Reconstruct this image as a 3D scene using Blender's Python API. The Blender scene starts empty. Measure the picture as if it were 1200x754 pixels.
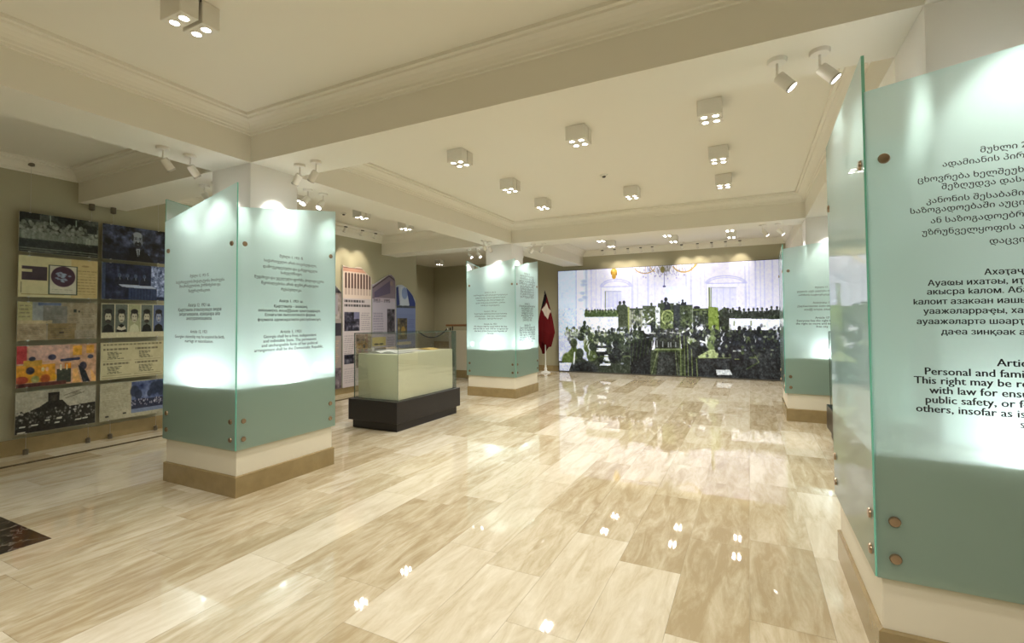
import bpy, math, random
import numpy as np
from mathutils import Vector, Matrix
random.seed(7)
R = math.radians
sc = bpy.context.scene
C = sc.collection

# ------------------------------------------------------------------ camera
cam_data = bpy.data.cameras.new('camera')
cam_data.sensor_width = 36.0
cam_data.lens = 16.807
cam_data.shift_y = -0.01496
cam_data.clip_start = 0.02
cam_data.clip_end = 100
cam = bpy.data.objects.new('camera', cam_data)
C.objects.link(cam)
ya, pi_, ro = 0.461487, 0.0276762, -0.0075503
fw = Vector((-math.sin(ya)*math.cos(pi_), math.cos(ya)*math.cos(pi_), math.sin(pi_)))
rt = Vector((math.cos(ya), math.sin(ya), 0)); up = rt.cross(fw)
rt2 = rt*math.cos(ro)+up*math.sin(ro); up2 = -rt*math.sin(ro)+up*math.cos(ro)
M = Matrix((rt2, up2, -fw)).transposed().to_4x4()
M.translation = Vector((0, 0, 1.5))
cam.matrix_world = M
sc.camera = cam

# ------------------------------------------------------------------ world, exposure, light levels
w = bpy.data.worlds.new('world'); sc.world = w
w.use_nodes = True
w.node_tree.nodes['Background'].inputs[0].default_value = (0.9, 0.88, 0.8, 1)
w.node_tree.nodes['Background'].inputs[1].default_value = 0.3
sc.view_settings.view_transform = 'Standard'
sc.view_settings.look = 'None'
sc.view_settings.gamma = 1.0
sc.view_settings.use_curve_mapping = False
sc.view_settings.exposure = 0.06
DOWN_W, SPOT_W, UP_W, TRACK_W = 88.0, 24.0, 4.6, 15.0
WARM, COOL = (1.0, 0.945, 0.845), (1.0, 0.97, 0.94)

# ------------------------------------------------------------------ materials
def new_mat(name):
    m = bpy.data.materials.new(name); m.use_nodes = True
    nt = m.node_tree
    for n in list(nt.nodes): nt.nodes.remove(n)
    out = nt.nodes.new('ShaderNodeOutputMaterial')
    return m, nt, out
def lk(nt, a, b): nt.links.new(a, b)
def principled(name, col, rough=0.5, metal=0.0, bump=0.0, bscale=40.0, var=0.0, vscale=6.0, spec=0.5, coat=0.0):
    m, nt, out = new_mat(name)
    b = nt.nodes.new('ShaderNodeBsdfPrincipled')
    b.inputs['Base Color'].default_value = (*col, 1)
    b.inputs['Roughness'].default_value = rough
    b.inputs['Metallic'].default_value = metal
    b.inputs['Specular IOR Level'].default_value = spec
    b.inputs['Coat Weight'].default_value = coat
    geo = nt.nodes.new('ShaderNodeNewGeometry')
    if var:
        n = nt.nodes.new('ShaderNodeTexNoise'); n.inputs['Scale'].default_value = vscale; n.inputs['Detail'].default_value = 6
        lk(nt, geo.outputs['Position'], n.inputs['Vector'])
        mx = nt.nodes.new('ShaderNodeMix'); mx.data_type = 'RGBA'
        mx.inputs[6].default_value = (*[c*(1-var) for c in col], 1)
        mx.inputs[7].default_value = (*[min(1, c*(1+var)) for c in col], 1)
        lk(nt, n.outputs['Fac'], mx.inputs[0]); lk(nt, mx.outputs[2], b.inputs['Base Color'])
    if bump:
        n2 = nt.nodes.new('ShaderNodeTexNoise'); n2.inputs['Scale'].default_value = bscale; n2.inputs['Detail'].default_value = 4
        lk(nt, geo.outputs['Position'], n2.inputs['Vector'])
        bp = nt.nodes.new('ShaderNodeBump'); bp.inputs['Strength'].default_value = bump; bp.inputs['Distance'].default_value = 0.01
        lk(nt, n2.outputs['Fac'], bp.inputs['Height']); lk(nt, bp.outputs[0], b.inputs['Normal'])
    lk(nt, b.outputs[0], out.inputs[0])
    return m
def emit(name, col, s):
    m, nt, out = new_mat(name)
    e = nt.nodes.new('ShaderNodeEmission'); e.inputs[0].default_value = (*col, 1); e.inputs[1].default_value = s
    lk(nt, e.outputs[0], out.inputs[0]); return m
def marble():
    m, nt, out = new_mat('cream_marble')
    N = nt.nodes.new
    geo = N('ShaderNodeNewGeometry'); oi = N('ShaderNodeObjectInfo')
    ad = N('ShaderNodeMath'); ad.operation = 'ADD'; lk(nt, oi.outputs['Random'], ad.inputs[0]); lk(nt, geo.outputs['Random Per Island'], ad.inputs[1])
    fr = N('ShaderNodeMath'); fr.operation = 'FRACT'; lk(nt, ad.outputs[0], fr.inputs[0])
    sc_ = N('ShaderNodeVectorMath'); sc_.operation = 'MULTIPLY'; sc_.inputs[1].default_value = (11, 2.2, 1)
    lk(nt, geo.outputs['Position'], sc_.inputs[0])
    off = N('ShaderNodeVectorMath'); off.operation = 'ADD'
    comb = N('ShaderNodeCombineXYZ')
    mu = N('ShaderNodeMath'); mu.operation = 'MULTIPLY'; mu.inputs[1].default_value = 37.0; lk(nt, fr.outputs[0], mu.inputs[0])
    lk(nt, mu.outputs[0], comb.inputs[2]); lk(nt, sc_.outputs[0], off.inputs[0]); lk(nt, comb.outputs[0], off.inputs[1])
    n1 = N('ShaderNodeTexNoise'); n1.inputs['Scale'].default_value = 1.0; n1.inputs['Detail'].default_value = 9; n1.inputs['Roughness'].default_value = 0.62; n1.inputs['Distortion'].default_value = 0.9
    lk(nt, off.outputs[0], n1.inputs['Vector'])
    n2 = N('ShaderNodeTexNoise'); n2.inputs['Scale'].default_value = 5.0; n2.inputs['Detail'].default_value = 8; n2.inputs['Roughness'].default_value = 0.7
    lk(nt, off.outputs[0], n2.inputs['Vector'])
    # value = veins + tone of the slab
    a1 = N('ShaderNodeMath'); a1.operation = 'MULTIPLY_ADD'; a1.inputs[1].default_value = 0.75; lk(nt, n1.outputs['Fac'], a1.inputs[0])
    t = N('ShaderNodeMath'); t.operation = 'MULTIPLY_ADD'; t.inputs[1].default_value = 0.32; t.inputs[2].default_value = -0.12; lk(nt, fr.outputs[0], t.inputs[0])
    lk(nt, t.outputs[0], a1.inputs[2])
    a2 = N('ShaderNodeMath'); a2.operation = 'MULTIPLY_ADD'; a2.inputs[1].default_value = 0.22; lk(nt, n2.outputs['Fac'], a2.inputs[0]); lk(nt, a1.outputs[0], a2.inputs[2])
    cr = N('ShaderNodeValToRGB'); e = cr.color_ramp.elements
    e[0].position = 0.32; e[0].color = (0.40, 0.32, 0.20, 1)
    e[1].position = 0.78; e[1].color = (0.74, 0.69, 0.585, 1)
    k = e.new(0.45); k.color = (0.51, 0.435, 0.305, 1)
    k = e.new(0.58); k.color = (0.62, 0.555, 0.43, 1)
    lk(nt, a2.outputs[0], cr.inputs[0])
    b = N('ShaderNodeBsdfPrincipled'); lk(nt, cr.outputs[0], b.inputs['Base Color'])
    b.inputs['Roughness'].default_value = 0.03
    b.inputs['Specular IOR Level'].default_value = 0.55
    bp = N('ShaderNodeBump'); bp.inputs['Strength'].default_value = 0.01; bp.inputs['Distance'].default_value = 0.003
    lk(nt, n2.outputs['Fac'], bp.inputs['Height']); lk(nt, bp.outputs[0], b.inputs['Normal'])
    lk(nt, b.outputs[0], out.inputs[0]); return m
def dark_marble():
    m, nt, out = new_mat('black_marble'); N = nt.nodes.new
    geo = N('ShaderNodeNewGeometry')
    n1 = N('ShaderNodeTexNoise'); n1.inputs['Scale'].default_value = 3; n1.inputs['Detail'].default_value = 5; n1.inputs['Distortion'].default_value = 1.2
    lk(nt, geo.outputs['Position'], n1.inputs['Vector'])
    s = N('ShaderNodeMath'); s.operation = 'SUBTRACT'; s.inputs[1].default_value = 0.5; lk(nt, n1.outputs['Fac'], s.inputs[0])
    a = N('ShaderNodeMath'); a.operation = 'ABSOLUTE'; lk(nt, s.outputs[0], a.inputs[0])
    cr = N('ShaderNodeValToRGB'); e = cr.color_ramp.elements
    e[0].position = 0.0; e[0].color = (0.22, 0.18, 0.15, 1); e[1].position = 0.012; e[1].color = (0.022, 0.017, 0.015, 1)
    lk(nt, a.outputs[0], cr.inputs[0])
    b = N('ShaderNodeBsdfPrincipled'); lk(nt, cr.outputs[0], b.inputs['Base Color']); b.inputs['Roughness'].default_value = 0.12
    lk(nt, b.outputs[0], out.inputs[0]); return m
def frosted(name, tint, white):
    m, nt, out = new_mat(name); N = nt.nodes.new
    tr = N('ShaderNodeBsdfTranslucent'); tr.inputs[0].default_value = (*white, 1)
    df = N('ShaderNodeBsdfDiffuse'); df.inputs[0].default_value = (*tint, 1)
    rf = N('ShaderNodeBsdfRefraction'); rf.inputs['Color'].default_value = (*tint, 1); rf.inputs['Roughness'].default_value = 0.42; rf.inputs['IOR'].default_value = 1.2
    m1 = N('ShaderNodeMixShader'); m1.inputs[0].default_value = 0.30; lk(nt, tr.outputs[0], m1.inputs[1]); lk(nt, df.outputs[0], m1.inputs[2])
    m2 = N('ShaderNodeMixShader'); m2.inputs[0].default_value = 0.38; lk(nt, m1.outputs[0], m2.inputs[1]); lk(nt, rf.outputs[0], m2.inputs[2])
    gl = N('ShaderNodeBsdfGlossy'); gl.inputs['Roughness'].default_value = 0.03
    fr = N('ShaderNodeFresnel'); fr.inputs[0].default_value = 1.5
    m3 = N('ShaderNodeMixShader'); lk(nt, fr.outputs[0], m3.inputs[0]); lk(nt, m2.outputs[0], m3.inputs[1]); lk(nt, gl.outputs[0], m3.inputs[2])
    lk(nt, m3.outputs[0], out.inputs[0]); return m
def clear(name, tint):
    m, nt, out = new_mat(name); N = nt.nodes.new
    tp = N('ShaderNodeBsdfTransparent'); tp.inputs[0].default_value = (*tint, 1)
    gl = N('ShaderNodeBsdfGlossy'); gl.inputs['Roughness'].default_value = 0.0
    fr = N('ShaderNodeFresnel'); fr.inputs[0].default_value = 1.45
    sc2 = N('ShaderNodeMath'); sc2.operation = 'MULTIPLY'; sc2.inputs[1].default_value = 0.35; lk(nt, fr.outputs[0], sc2.inputs[0])
    mx = N('ShaderNodeMixShader'); lk(nt, sc2.outputs[0], mx.inputs[0]); lk(nt, tp.outputs[0], mx.inputs[1]); lk(nt, gl.outputs[0], mx.inputs[2])
    lk(nt, mx.outputs[0], out.inputs[0]); return m
def passing(name, tint):
    m, nt, out = new_mat(name)
    tp = nt.nodes.new('ShaderNodeBsdfTransparent'); tp.inputs[0].default_value = (*tint, 1)
    lk(nt, tp.outputs[0], out.inputs[0]); return m
def printed(name, rough=0.35, glow=0.0, spec=0.4):
    m, nt, out = new_mat(name); N = nt.nodes.new
    at = N('ShaderNodeVertexColor'); at.layer_name = 'ink'
    b = N('ShaderNodeBsdfPrincipled'); lk(nt, at.outputs[0], b.inputs['Base Color']); b.inputs['Roughness'].default_value = rough
    b.inputs['Specular IOR Level'].default_value = spec
    if glow:
        lk(nt, at.outputs[0], b.inputs['Emission Color']); b.inputs['Emission Strength'].default_value = glow
    lk(nt, b.outputs[0], out.inputs[0]); return m

CEIL = principled('ceiling_paint', (0.80, 0.775, 0.69), 0.6)
WALL = principled('wall_paint', (0.40, 0.375, 0.262), 0.65, bump=0.04, bscale=80)
WHITE = principled('white_paint', (0.84, 0.82, 0.78), 0.45, bump=0.02, bscale=60)
CREAMBOX = principled('cream_lacquer', (0.72, 0.675, 0.56), 0.4)
SKIRT = principled('brown_marble', (0.30, 0.225, 0.11), 0.18, var=0.25, vscale=9)
TILE = marble(); BLACKM = dark_marble()
GROUT = principled('grout', (0.42, 0.36, 0.25), 0.7, var=0.1)
FROST = frosted('frosted_glass', (0.58, 0.795, 0.755), (0.81, 0.92, 0.925))
INNER = passing('glass_inner_face', (0.965, 0.985, 0.985))
EDGE = principled('glass_edge', (0.22, 0.62, 0.52), 0.15, spec=0.8)
CLEARG = clear('clear_glass', (0.985, 0.995, 0.99))
EDGED = principled('dark_glass_edge', (0.07, 0.12, 0.10), 0.2)
INK = principled('black_lettering', (0.012, 0.02, 0.025), 0.5)
BRONZE = principled('bronze_bolt', (0.36, 0.27, 0.19), 0.28, metal=0.9)
STEEL = principled('brushed_steel', (0.55, 0.54, 0.52), 0.3, metal=1.0)
ANCHOR = principled('dark_steel', (0.20, 0.18, 0.15), 0.35, metal=0.8)
LAMPW = principled('lamp_white', (0.78, 0.76, 0.70), 0.4)
LAMPD = principled('lamp_dark', (0.06, 0.055, 0.05), 0.4)
BLACKL = principled('black_lacquer', (0.014, 0.012, 0.014), 0.3, bump=0.02)
PLINTH = principled('plinth_cream', (0.70, 0.71, 0.52), 0.45)
WOOD = principled('handrail_wood', (0.26, 0.12, 0.05), 0.35, var=0.3, vscale=18)
BLACKI = principled('black_iron', (0.02, 0.02, 0.02), 0.4)
ROPE = principled('black_rope', (0.015, 0.015, 0.017), 0.8, bump=0.3, bscale=200)
BOARD = principled('board_edge', (0.55, 0.56, 0.52), 0.4)
PAPER = principled('grey_paper', (0.50, 0.51, 0.50), 0.7, var=0.12, vscale=30)
YELLOWP = principled('yellow_paper', (0.62, 0.44, 0.14), 0.7, var=0.15, vscale=30)
WHITEP = principled('flag_base_white', (0.8, 0.8, 0.78), 0.3)
PRINT = printed('printed_ink', 0.35)
CLOTH = printed('flag_cloth', 0.8, spec=0.1)
MURAL = printed('backlit_print', 0.3, glow=0.38)
GLOW = emit('lamp_glow', (1.0, 0.93, 0.80), 28.0)
GLOWS = emit('spot_glow', (1.0, 0.95, 0.88), 22.0)

# ------------------------------------------------------------------ mesh helpers
class MB:
    def __init__(s): s.v = []; s.f = []; s.mi = []
    def add(s, vs, fs, mi=0):
        o = len(s.v); s.v += [tuple(v) for v in vs]
        for f in fs: s.f.append([i+o for i in f]); s.mi.append(mi)
        return s
    def box(s, x0, x1, y0, y1, z0, z1, mi=0, b=0.0):
        if b <= 0:
            vs = [(x, y, z) for z in (z0, z1) for x, y in ((x0, y0), (x1, y0), (x1, y1), (x0, y1))]
            return s.add(vs, [(3, 2, 1, 0), (4, 5, 6, 7), (0, 1, 5, 4), (1, 2, 6, 5), (2, 3, 7, 6), (3, 0, 4, 7)], mi)
        # chamfered along all horizontal loops
        loops = []
        def rect(i, z):
            c = b
            return [(x0+i+c, y0+i, z), (x1-i-c, y0+i, z), (x1-i, y0+i+c, z), (x1-i, y1-i-c, z), (x1-i-c, y1-i, z), (x0+i+c, y1-i, z), (x0+i, y1-i-c, z), (x0+i, y0+i+c, z)]
        for i, z in ((b, z0), (0, z0+b), (0, z1-b), (b, z1)): loops.append(rect(i, z))
        vs = [p for L in loops for p in L]; fs = [tuple(range(7, -1, -1)), tuple(range(24, 32))]
        for k in range(3):
            for j in range(8):
                a = k*8+j; bb = k*8+(j+1) % 8
                fs.append((a, bb, bb+8, a+8))
        return s.add(vs, fs, mi)
    def lathe(s, prof, n=20, M=None, mi=0, cap=True):
        vs = []; fs = []
        for (r, z) in prof:
            for k in range(n):
                a = 2*math.pi*k/n; p = Vector((r*math.cos(a), r*math.sin(a), z))
                vs.append(M @ p if M else p)
        for i in range(len(prof)-1):
            for k in range(n):
                a = i*n+k; b = i*n+(k+1) % n
                fs.append((a, b, b+n, a+n))
        if cap:
            fs.append(tuple(range(n-1, -1, -1))); fs.append(tuple(range((len(prof)-1)*n, len(prof)*n)))
        return s.add(vs, fs, mi)
    def tube(s, pts, r, n=8, mi=0):
        pts = [Vector(p) for p in pts]; vs = []; fs = []
        for i, p in enumerate(pts):
            d = (pts[min(i+1, len(pts)-1)]-pts[max(i-1, 0)]).normalized()
            a = d.orthogonal().normalized() if abs(d.z) > .9 else d.cross(Vector((0, 0, 1))).normalized()
            b = d.cross(a)
            for k in range(n):
                t = 2*math.pi*k/n; vs.append(p+a*r*math.cos(t)+b*r*math.sin(t))
        for i in range(len(pts)-1):
            for k in range(n):
                q = i*n+k; u = i*n+(k+1) % n; fs.append((q, u, u+n, q+n))
        fs.append(tuple(range(n-1, -1, -1))); fs.append(tuple(range((len(pts)-1)*n, len(pts)*n)))
        return s.add(vs, fs, mi)
    def mesh(s, name, mats, smooth=False):
        me = bpy.data.meshes.new(name); me.from_pydata(s.v, [], s.f)
        for m in mats: me.materials.append(m)
        if len(mats) > 1: me.polygons.foreach_set('material_index', s.mi)
        if smooth: me.shade_smooth(); me.set_sharp_from_angle(angle=R(35))
        me.update(); return me
def tag(o, label=None, cat=None, group=None, kind=None):
    if label: o['label'] = label
    if cat: o['category'] = cat
    if group: o['group'] = group
    if kind: o['kind'] = kind
    return o
def obj(name, me, parent=None, loc=None, mats=None, smooth=False, rot=None):
    if isinstance(me, MB): me = me.mesh(name, mats if isinstance(mats, (list, tuple)) else [mats], smooth)
    o = bpy.data.objects.new(name, me); C.objects.link(o)
    if parent: o.parent = parent
    if loc is not None: o.location = loc
    if rot is not None: o.rotation_euler = rot
    return o
def thing(name, label, cat, loc=(0, 0, 0), group=None, kind=None):
    o = bpy.data.objects.new(name, None); C.objects.link(o); o.location = loc; o.empty_display_size = .1
    return tag(o, label, cat, group, kind)
def light(parent, loc, aim, power, angle, blend, col, size, name='lamp_light'):
    L = bpy.data.lights.new(name, 'SPOT'); L.energy = power; L.spot_size = R(angle); L.spot_blend = blend
    L.color = col; L.shadow_soft_size = size
    o = bpy.data.objects.new(name, L); C.objects.link(o)
    if parent: o.parent = parent
    o.location = loc
    o.rotation_euler = (Vector(aim)).to_track_quat('-Z', 'Y').to_euler()
    return o

# ------------------------------------------------------------------ painter for prints (flat colour per mesh vertex)
def lin(c):
    c = np.asarray(c, float)/255.0
    return np.where(c <= 0.04045, c/12.92, ((c+0.055)/1.055)**2.4)
class Art:
    """a print: an array of points in drawing units (X,Y) and their ink"""
    def __init__(s, nx, ny, quad, bg):
        (x0, y0), (x1, y1), (x2, y2), (x3, y3) = quad      # top-left, top-right, bottom-right, bottom-left of the drawing
        u, v = np.meshgrid(np.linspace(0, 1, nx), np.linspace(0, 1, ny))
        dx1, dx2, sx = x1-x2, x3-x2, x0-x1+x2-x3; dy1, dy2, sy = y1-y2, y3-y2, y0-y1+y2-y3
        den = dx1*dy2-dx2*dy1
        g = (sx*dy2-dx2*sy)/den; h = (dx1*sy-sx*dy1)/den
        a, b, c = x1-x0+g*x1, x3-x0+h*x3, x0; d, e, f = y1-y0+g*y1, y3-y0+h*y3, y0
        W = g*u+h*v+1; s.X = (a*u+b*v+c)/W; s.Y = (d*u+e*v+f)/W
        s.img = np.ones((ny, nx, 3))*np.array(bg, float); s.nx, s.ny = nx, ny
        s.rng = np.random.default_rng(int(abs(x0*13+y0*7+nx)))
    def mix(s, m, col): m = np.clip(m, 0, 1)[..., None]; s.img = s.img*(1-m)+np.array(col, float)*m
    def ell(s, cx, cy, rx, ry, col, a=1, soft=.25):
        d = np.sqrt(((s.X-cx)/rx)**2+((s.Y-cy)/ry)**2); s.mix(a*np.clip((1-d)/soft+.5, 0, 1), col)
    def ring(s, cx, cy, rx, ry, t, col, a=1, upper=False):
        d = np.sqrt(((s.X-cx)/rx)**2+((s.Y-cy)/ry)**2); m = a*np.clip(1-abs(d-1)/t, 0, 1)**.5
        s.mix(m*(s.Y < cy) if upper else m, col)
    def rect(s, x0, y0, x1, y1, col, a=1, e=.3):
        m = np.clip((s.X-x0)/e+.5, 0, 1)*np.clip((x1-s.X)/e+.5, 0, 1)*np.clip((s.Y-y0)/e+.5, 0, 1)*np.clip((y1-s.Y)/e+.5, 0, 1)
        s.mix(a*m, col)
    def line(s, x0, y0, x1, y1, wd, col, a=1):
        dx, dy = x1-x0, y1-y0; L2 = dx*dx+dy*dy
        t = np.clip(((s.X-x0)*dx+(s.Y-y0)*dy)/L2, 0, 1); d = np.hypot(s.X-x0-t*dx, s.Y-y0-t*dy)
        s.mix(a*np.clip((wd/2-d)/.35+.5, 0, 1), col)
    def poly(s, pts, col, a=1, e=.3):
        ins = np.zeros(s.X.shape, bool); n = len(pts)
        for i in range(n):
            x0, y0 = pts[i]; x1, y1 = pts[(i+1) % n]
            c = ((y0 > s.Y) != (y1 > s.Y)) & (s.X < (x1-x0)*(s.Y-y0)/((y1-y0) or 1e-9)+x0); ins ^= c
        s.mix(a*ins, col)
    def noise(s, amp, cell=3.0, where=None, tint=(1, 1, 1)):
        rng = s.rng; tot = 0
        for k in range(3):
            c = cell/2**k; gx = ((s.X-s.X.min())/c); gy = ((s.Y-s.Y.min())/c)
            g = rng.standard_normal((int(gy.max())+3, int(gx.max())+3))
            i = gy.astype(int); j = gx.astype(int); fy = gy-i; fx = gx-j
            tot = tot+((g[i, j]*(1-fx)+g[i, j+1]*fx)*(1-fy)+(g[i+1, j]*(1-fx)+g[i+1, j+1]*fx)*fy)*.6**k
        m = tot[..., None]*amp*np.array(tint)
        if where is not None: m = m*where[..., None]
        s.img = s.img+m
    def inside(s, x0, y0, x1, y1): return ((s.X > x0) & (s.X < x1) & (s.Y > y0) & (s.Y < y1)).astype(float)
    def textlines(s, x0, y0, x1, y1, n, col, a=.7, wd=.45, ragged=.15):
        for k in range(n):
            y = y0+(y1-y0)*(k+.5)/n; e = x1-(x1-x0)*ragged*s.rng.random()
            m = (np.sin((s.X+k*1.7)*5.1)+np.sin(s.X*8.3+k) > -.9)
            on = (abs(s.Y-y) < wd*(y1-y0)/n) & (s.X > x0) & (s.X < e) & m
            s.mix(on*a, col)
    def man(s, x, y, r, hair, coat, skin=None, side=0, sh=2.0):
        j = s.rng.random(4)-.5
        s.ell(x+j[0]*r*.5, y+r*(1.2+sh), r*sh*(1+.3*j[1]), r*sh*1.1, coat, 1, .15)
        s.ell(x, y+r*1.2, r*.6, r*.8, coat)
        if skin is not None and side: s.ell(x+side*r*.22, y+r*.1, r*.82, r*.95, skin, .9); s.line(x+side*r*.5, y+r*1.1, x+side*r*(1.0+j[2]), y+r*2.2, max(.5, r*.3), skin, .75)
        s.ell(x-side*r*.12, y, r*.78, r*1.0, hair)
        if skin is not None and not side: s.ell(x, y+r*.25, r*.5, r*.7, skin)
def sheet(name, art, P0, U, V, mat, parent=None, mask=None):
    """grid of the drawing on the plane P0 + u*U - v*V (flat print)"""
    ny, nx = art.ny, art.nx
    u, v = np.meshgrid(np.linspace(0, 1, nx), np.linspace(0, 1, ny))
    co = np.array(P0)[None, None]+u[..., None]*np.array(U)+v[..., None]*np.array(V)
    idx = np.arange(nx*ny).reshape(ny, nx)
    q = np.stack([idx[:-1, :-1], idx[1:, :-1], idx[1:, 1:], idx[:-1, 1:]], -1)
    if mask is not None:
        mk = mask[:-1, :-1] & mask[1:, 1:] & mask[:-1, 1:] & mask[1:, :-1]; q = q[mk]
    q = q.reshape(-1, 4)
    if mask is not None:
        used = np.unique(q); re = -np.ones(nx*ny, int); re[used] = np.arange(len(used)); q = re[q]
    else: used = np.arange(nx*ny)
    me = bpy.data.meshes.new(name)
    me.vertices.add(len(used)); me.vertices.foreach_set('co', co.reshape(-1, 3)[used].ravel())
    me.loops.add(len(q)*4); me.loops.foreach_set('vertex_index', q.ravel())
    me.polygons.add(len(q)); me.polygons.foreach_set('loop_start', np.arange(len(q))*4); me.polygons.foreach_set('loop_total', np.full(len(q), 4))
    me.update(calc_edges=True)
    ca = me.color_attributes.new('ink', 'FLOAT_COLOR', 'POINT')
    col = np.ones((len(used), 4)); col[:, :3] = lin(np.clip(art.img, 0, 255)).reshape(-1, 3)[used]
    ca.data.foreach_set('color', col.ravel().astype(np.float32))
    me.materials.append(mat)
    return obj(name, me, parent)

# ------------------------------------------------------------------ lettering
_ref = {}
def text_polys(body, size, align='CENTER'):
    """the line as triangles, filled by winding number so that overlapping strokes stay solid"""
    from mathutils.geometry import delaunay_2d_cdt
    cu = bpy.data.curves.new('lettering', 'FONT'); cu.body = body; cu.size = 1.0; cu.align_x = align
    cu.resolution_u = 2; cu.fill_mode = 'NONE'
    o = bpy.data.objects.new('lettering', cu); me = bpy.data.meshes.new_from_object(o)
    bpy.data.objects.remove(o); bpy.data.curves.remove(cu)
    co = [(v.co.x, v.co.y) for v in me.vertices]; nb = {}
    for e in me.edges:
        a, b = e.vertices; nb.setdefault(a, []).append(b); nb.setdefault(b, []).append(a)
    bpy.data.meshes.remove(me)
    seen = set(); loops = []
    for st in sorted(nb):
        if st in seen: continue
        L = [st]; seen.add(st); cur = st
        while True:
            nx = [n for n in nb[cur] if n not in seen]
            if not nx: break
            n = cur+1 if cur+1 in nx else nx[0]
            L.append(n); seen.add(n); cur = n
        P = []
        for i in L:
            if not P or math.hypot(co[i][0]-P[-1][0], co[i][1]-P[-1][1]) > .002: P.append(co[i])
        if len(P) > 2: loops.append(P)
    # letters apart: loops whose extents in x touch go together
    loops.sort(key=lambda P: min(q[0] for q in P)); groups = []; mx = -1e9
    for P in loops:
        if min(q[0] for q in P) > mx-.001: groups.append([])
        groups[-1].append(P); mx = max(mx, max(q[0] for q in P))
    vs = []; fs = []
    for G in groups:
        V = []; E = []
        for P in G:
            k = len(V); V += [Vector(q) for q in P]; E += [(k+i, k+(i+1) % len(P)) for i in range(len(P))]
        ov, _, of, _, _, _ = delaunay_2d_cdt(V, E, [], 0, 1e-5)
        if not of: continue
        A = np.array([tuple(v) for v in ov]); T = np.array([tuple(f) for f in of if len(f) == 3])
        c = A[T].mean(1); w = np.zeros(len(T), int)
        for P in G:
            Q = np.array(P); S = np.roll(Q, -1, 0)
            x0, y0, x1, y1 = Q[:, 0], Q[:, 1], S[:, 0], S[:, 1]
            up = (y0[None] <= c[:, 1:]) & (y1[None] > c[:, 1:]); dn = (y0[None] > c[:, 1:]) & (y1[None] <= c[:, 1:])
            left = (x1-x0)[None]*(c[:, 1:]-y0[None])-(c[:, :1]-x0[None])*(y1-y0)[None]
            w += (up & (left > 0)).sum(1)-(dn & (left < 0)).sum(1)
        k = len(vs); vs += [(x*size, y*size) for x, y in A]
        fs += [[k+int(i) for i in t] for t in T[w != 0]]
    return vs, fs
def text_width(body):
    if body not in _ref:
        xs = [p[0] for p in text_polys(body, 1.0, 'LEFT')[0]]; _ref[body] = max(xs)-min(xs) if xs else 1
    return _ref[body]
def lettering(name, lines, frame, parent, size, bold=0.0, mats=INK, sx=1.0):
    """lines: (text, u, z, align) on the plane given by frame=(origin, right)"""
    O, Rt = Vector(frame[0]), Vector(frame[1])
    vs = []; fs = []
    for t, u, z, al in lines:
        tv, tf_ = text_polys(t, size, al)
        for k in ((0,) if not bold else (-bold*size, bold*size)):      # a bold face: the strokes struck twice
            o = len(vs)
            for x_, y_ in tv:
                p = O+Rt*(u+k+x_*sx); vs.append((p.x, p.y, z+y_))
            fs += [[i+o for i in f] for f in tf_]
    me = bpy.data.meshes.new(name); me.from_pydata(vs, [], fs); me.materials.append(mats); me.update()
    return obj(name, me, parent)

# ================================================================== SETTING
XL, XR, YB, YM = -7.5, 3.6, -3.0, 12.95
ZC, ZS = 3.40, 3.0
# floor
fl = obj('floor', MB().box(-10.4, XR+.2, YB-.2, 14.5, -.06, -.003), mats=GROUT); tag(fl, kind='structure')
TW = 0.362; cells = []
k = 0; x = -0.03-TW*21
rng = random.Random(3)
while x < XR:
    y = YB+rng.random()*-1.0
    while y < YM:
        L = rng.choice((0.95, 1.1, 1.25, 1.25, 1.4))
        y0, y1 = max(y, YB), min(y+L, YM); x0, x1 = max(x, XL), min(x+TW, XR)
        if y1-y0 > .1 and x1-x0 > .05: cells.append((x0, x1, y0, y1))
        y += L
    x += TW
def dist(c):
    cx, cy = (c[0]+c[1])/2, (c[2]+c[3])/2
    v = Vector((cx, cy, 0)); inview = (v.dot(fw) > .6) and abs(v.dot(rt)) < v.dot(fw)*1.25+.5
    hid = cx > .9
    return (0 if inview and not hid else 100)+math.hypot(cx, cy)
cells.sort(key=dist)
def tile_mb(mb, c):
    g = .0007; x0, x1, y0, y1 = c; return mb.box(x0+g, x1-g, y0+g, y1-g, -.003, 0.0)
for c in cells[:290]: obj('tile', tile_mb(MB(), c), fl, mats=TILE)
far_mb = MB()
for c in cells[290:]: tile_mb(far_mb, c)
for i in range(8):
    for j in range(2): tile_mb(far_mb, (-10.3+i*.362, -10.3+(i+1)*.362 if -10.3+(i+1)*.362 < XL else XL, 9.7+j*2.2, 11.9+j*2.2))
for i in range(5): tile_mb(far_mb, (XL+i*.36, XL+(i+1)*.36, 12.96, 14.1))
t = obj('tiles_beyond', far_mb, fl, mats=TILE); tag(t, kind='stuff')
s_ = obj('dark_inlay_strip', MB().box(-7.01, -6.93, YB, 9.6, -.002, .0012), fl, mats=BLACKM)
for (x0, x1, y0, y1) in ((-5.75, -4.38, 1.33, 1.585), (-5.75, -5.30, -.2, 1.33), (-4.63, -4.38, -.2, 1.33)):
    obj('dark_inlay_slab', MB().box(x0, x1, y0, y1, -.002, .0014), fl, mats=BLACKM)

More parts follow.
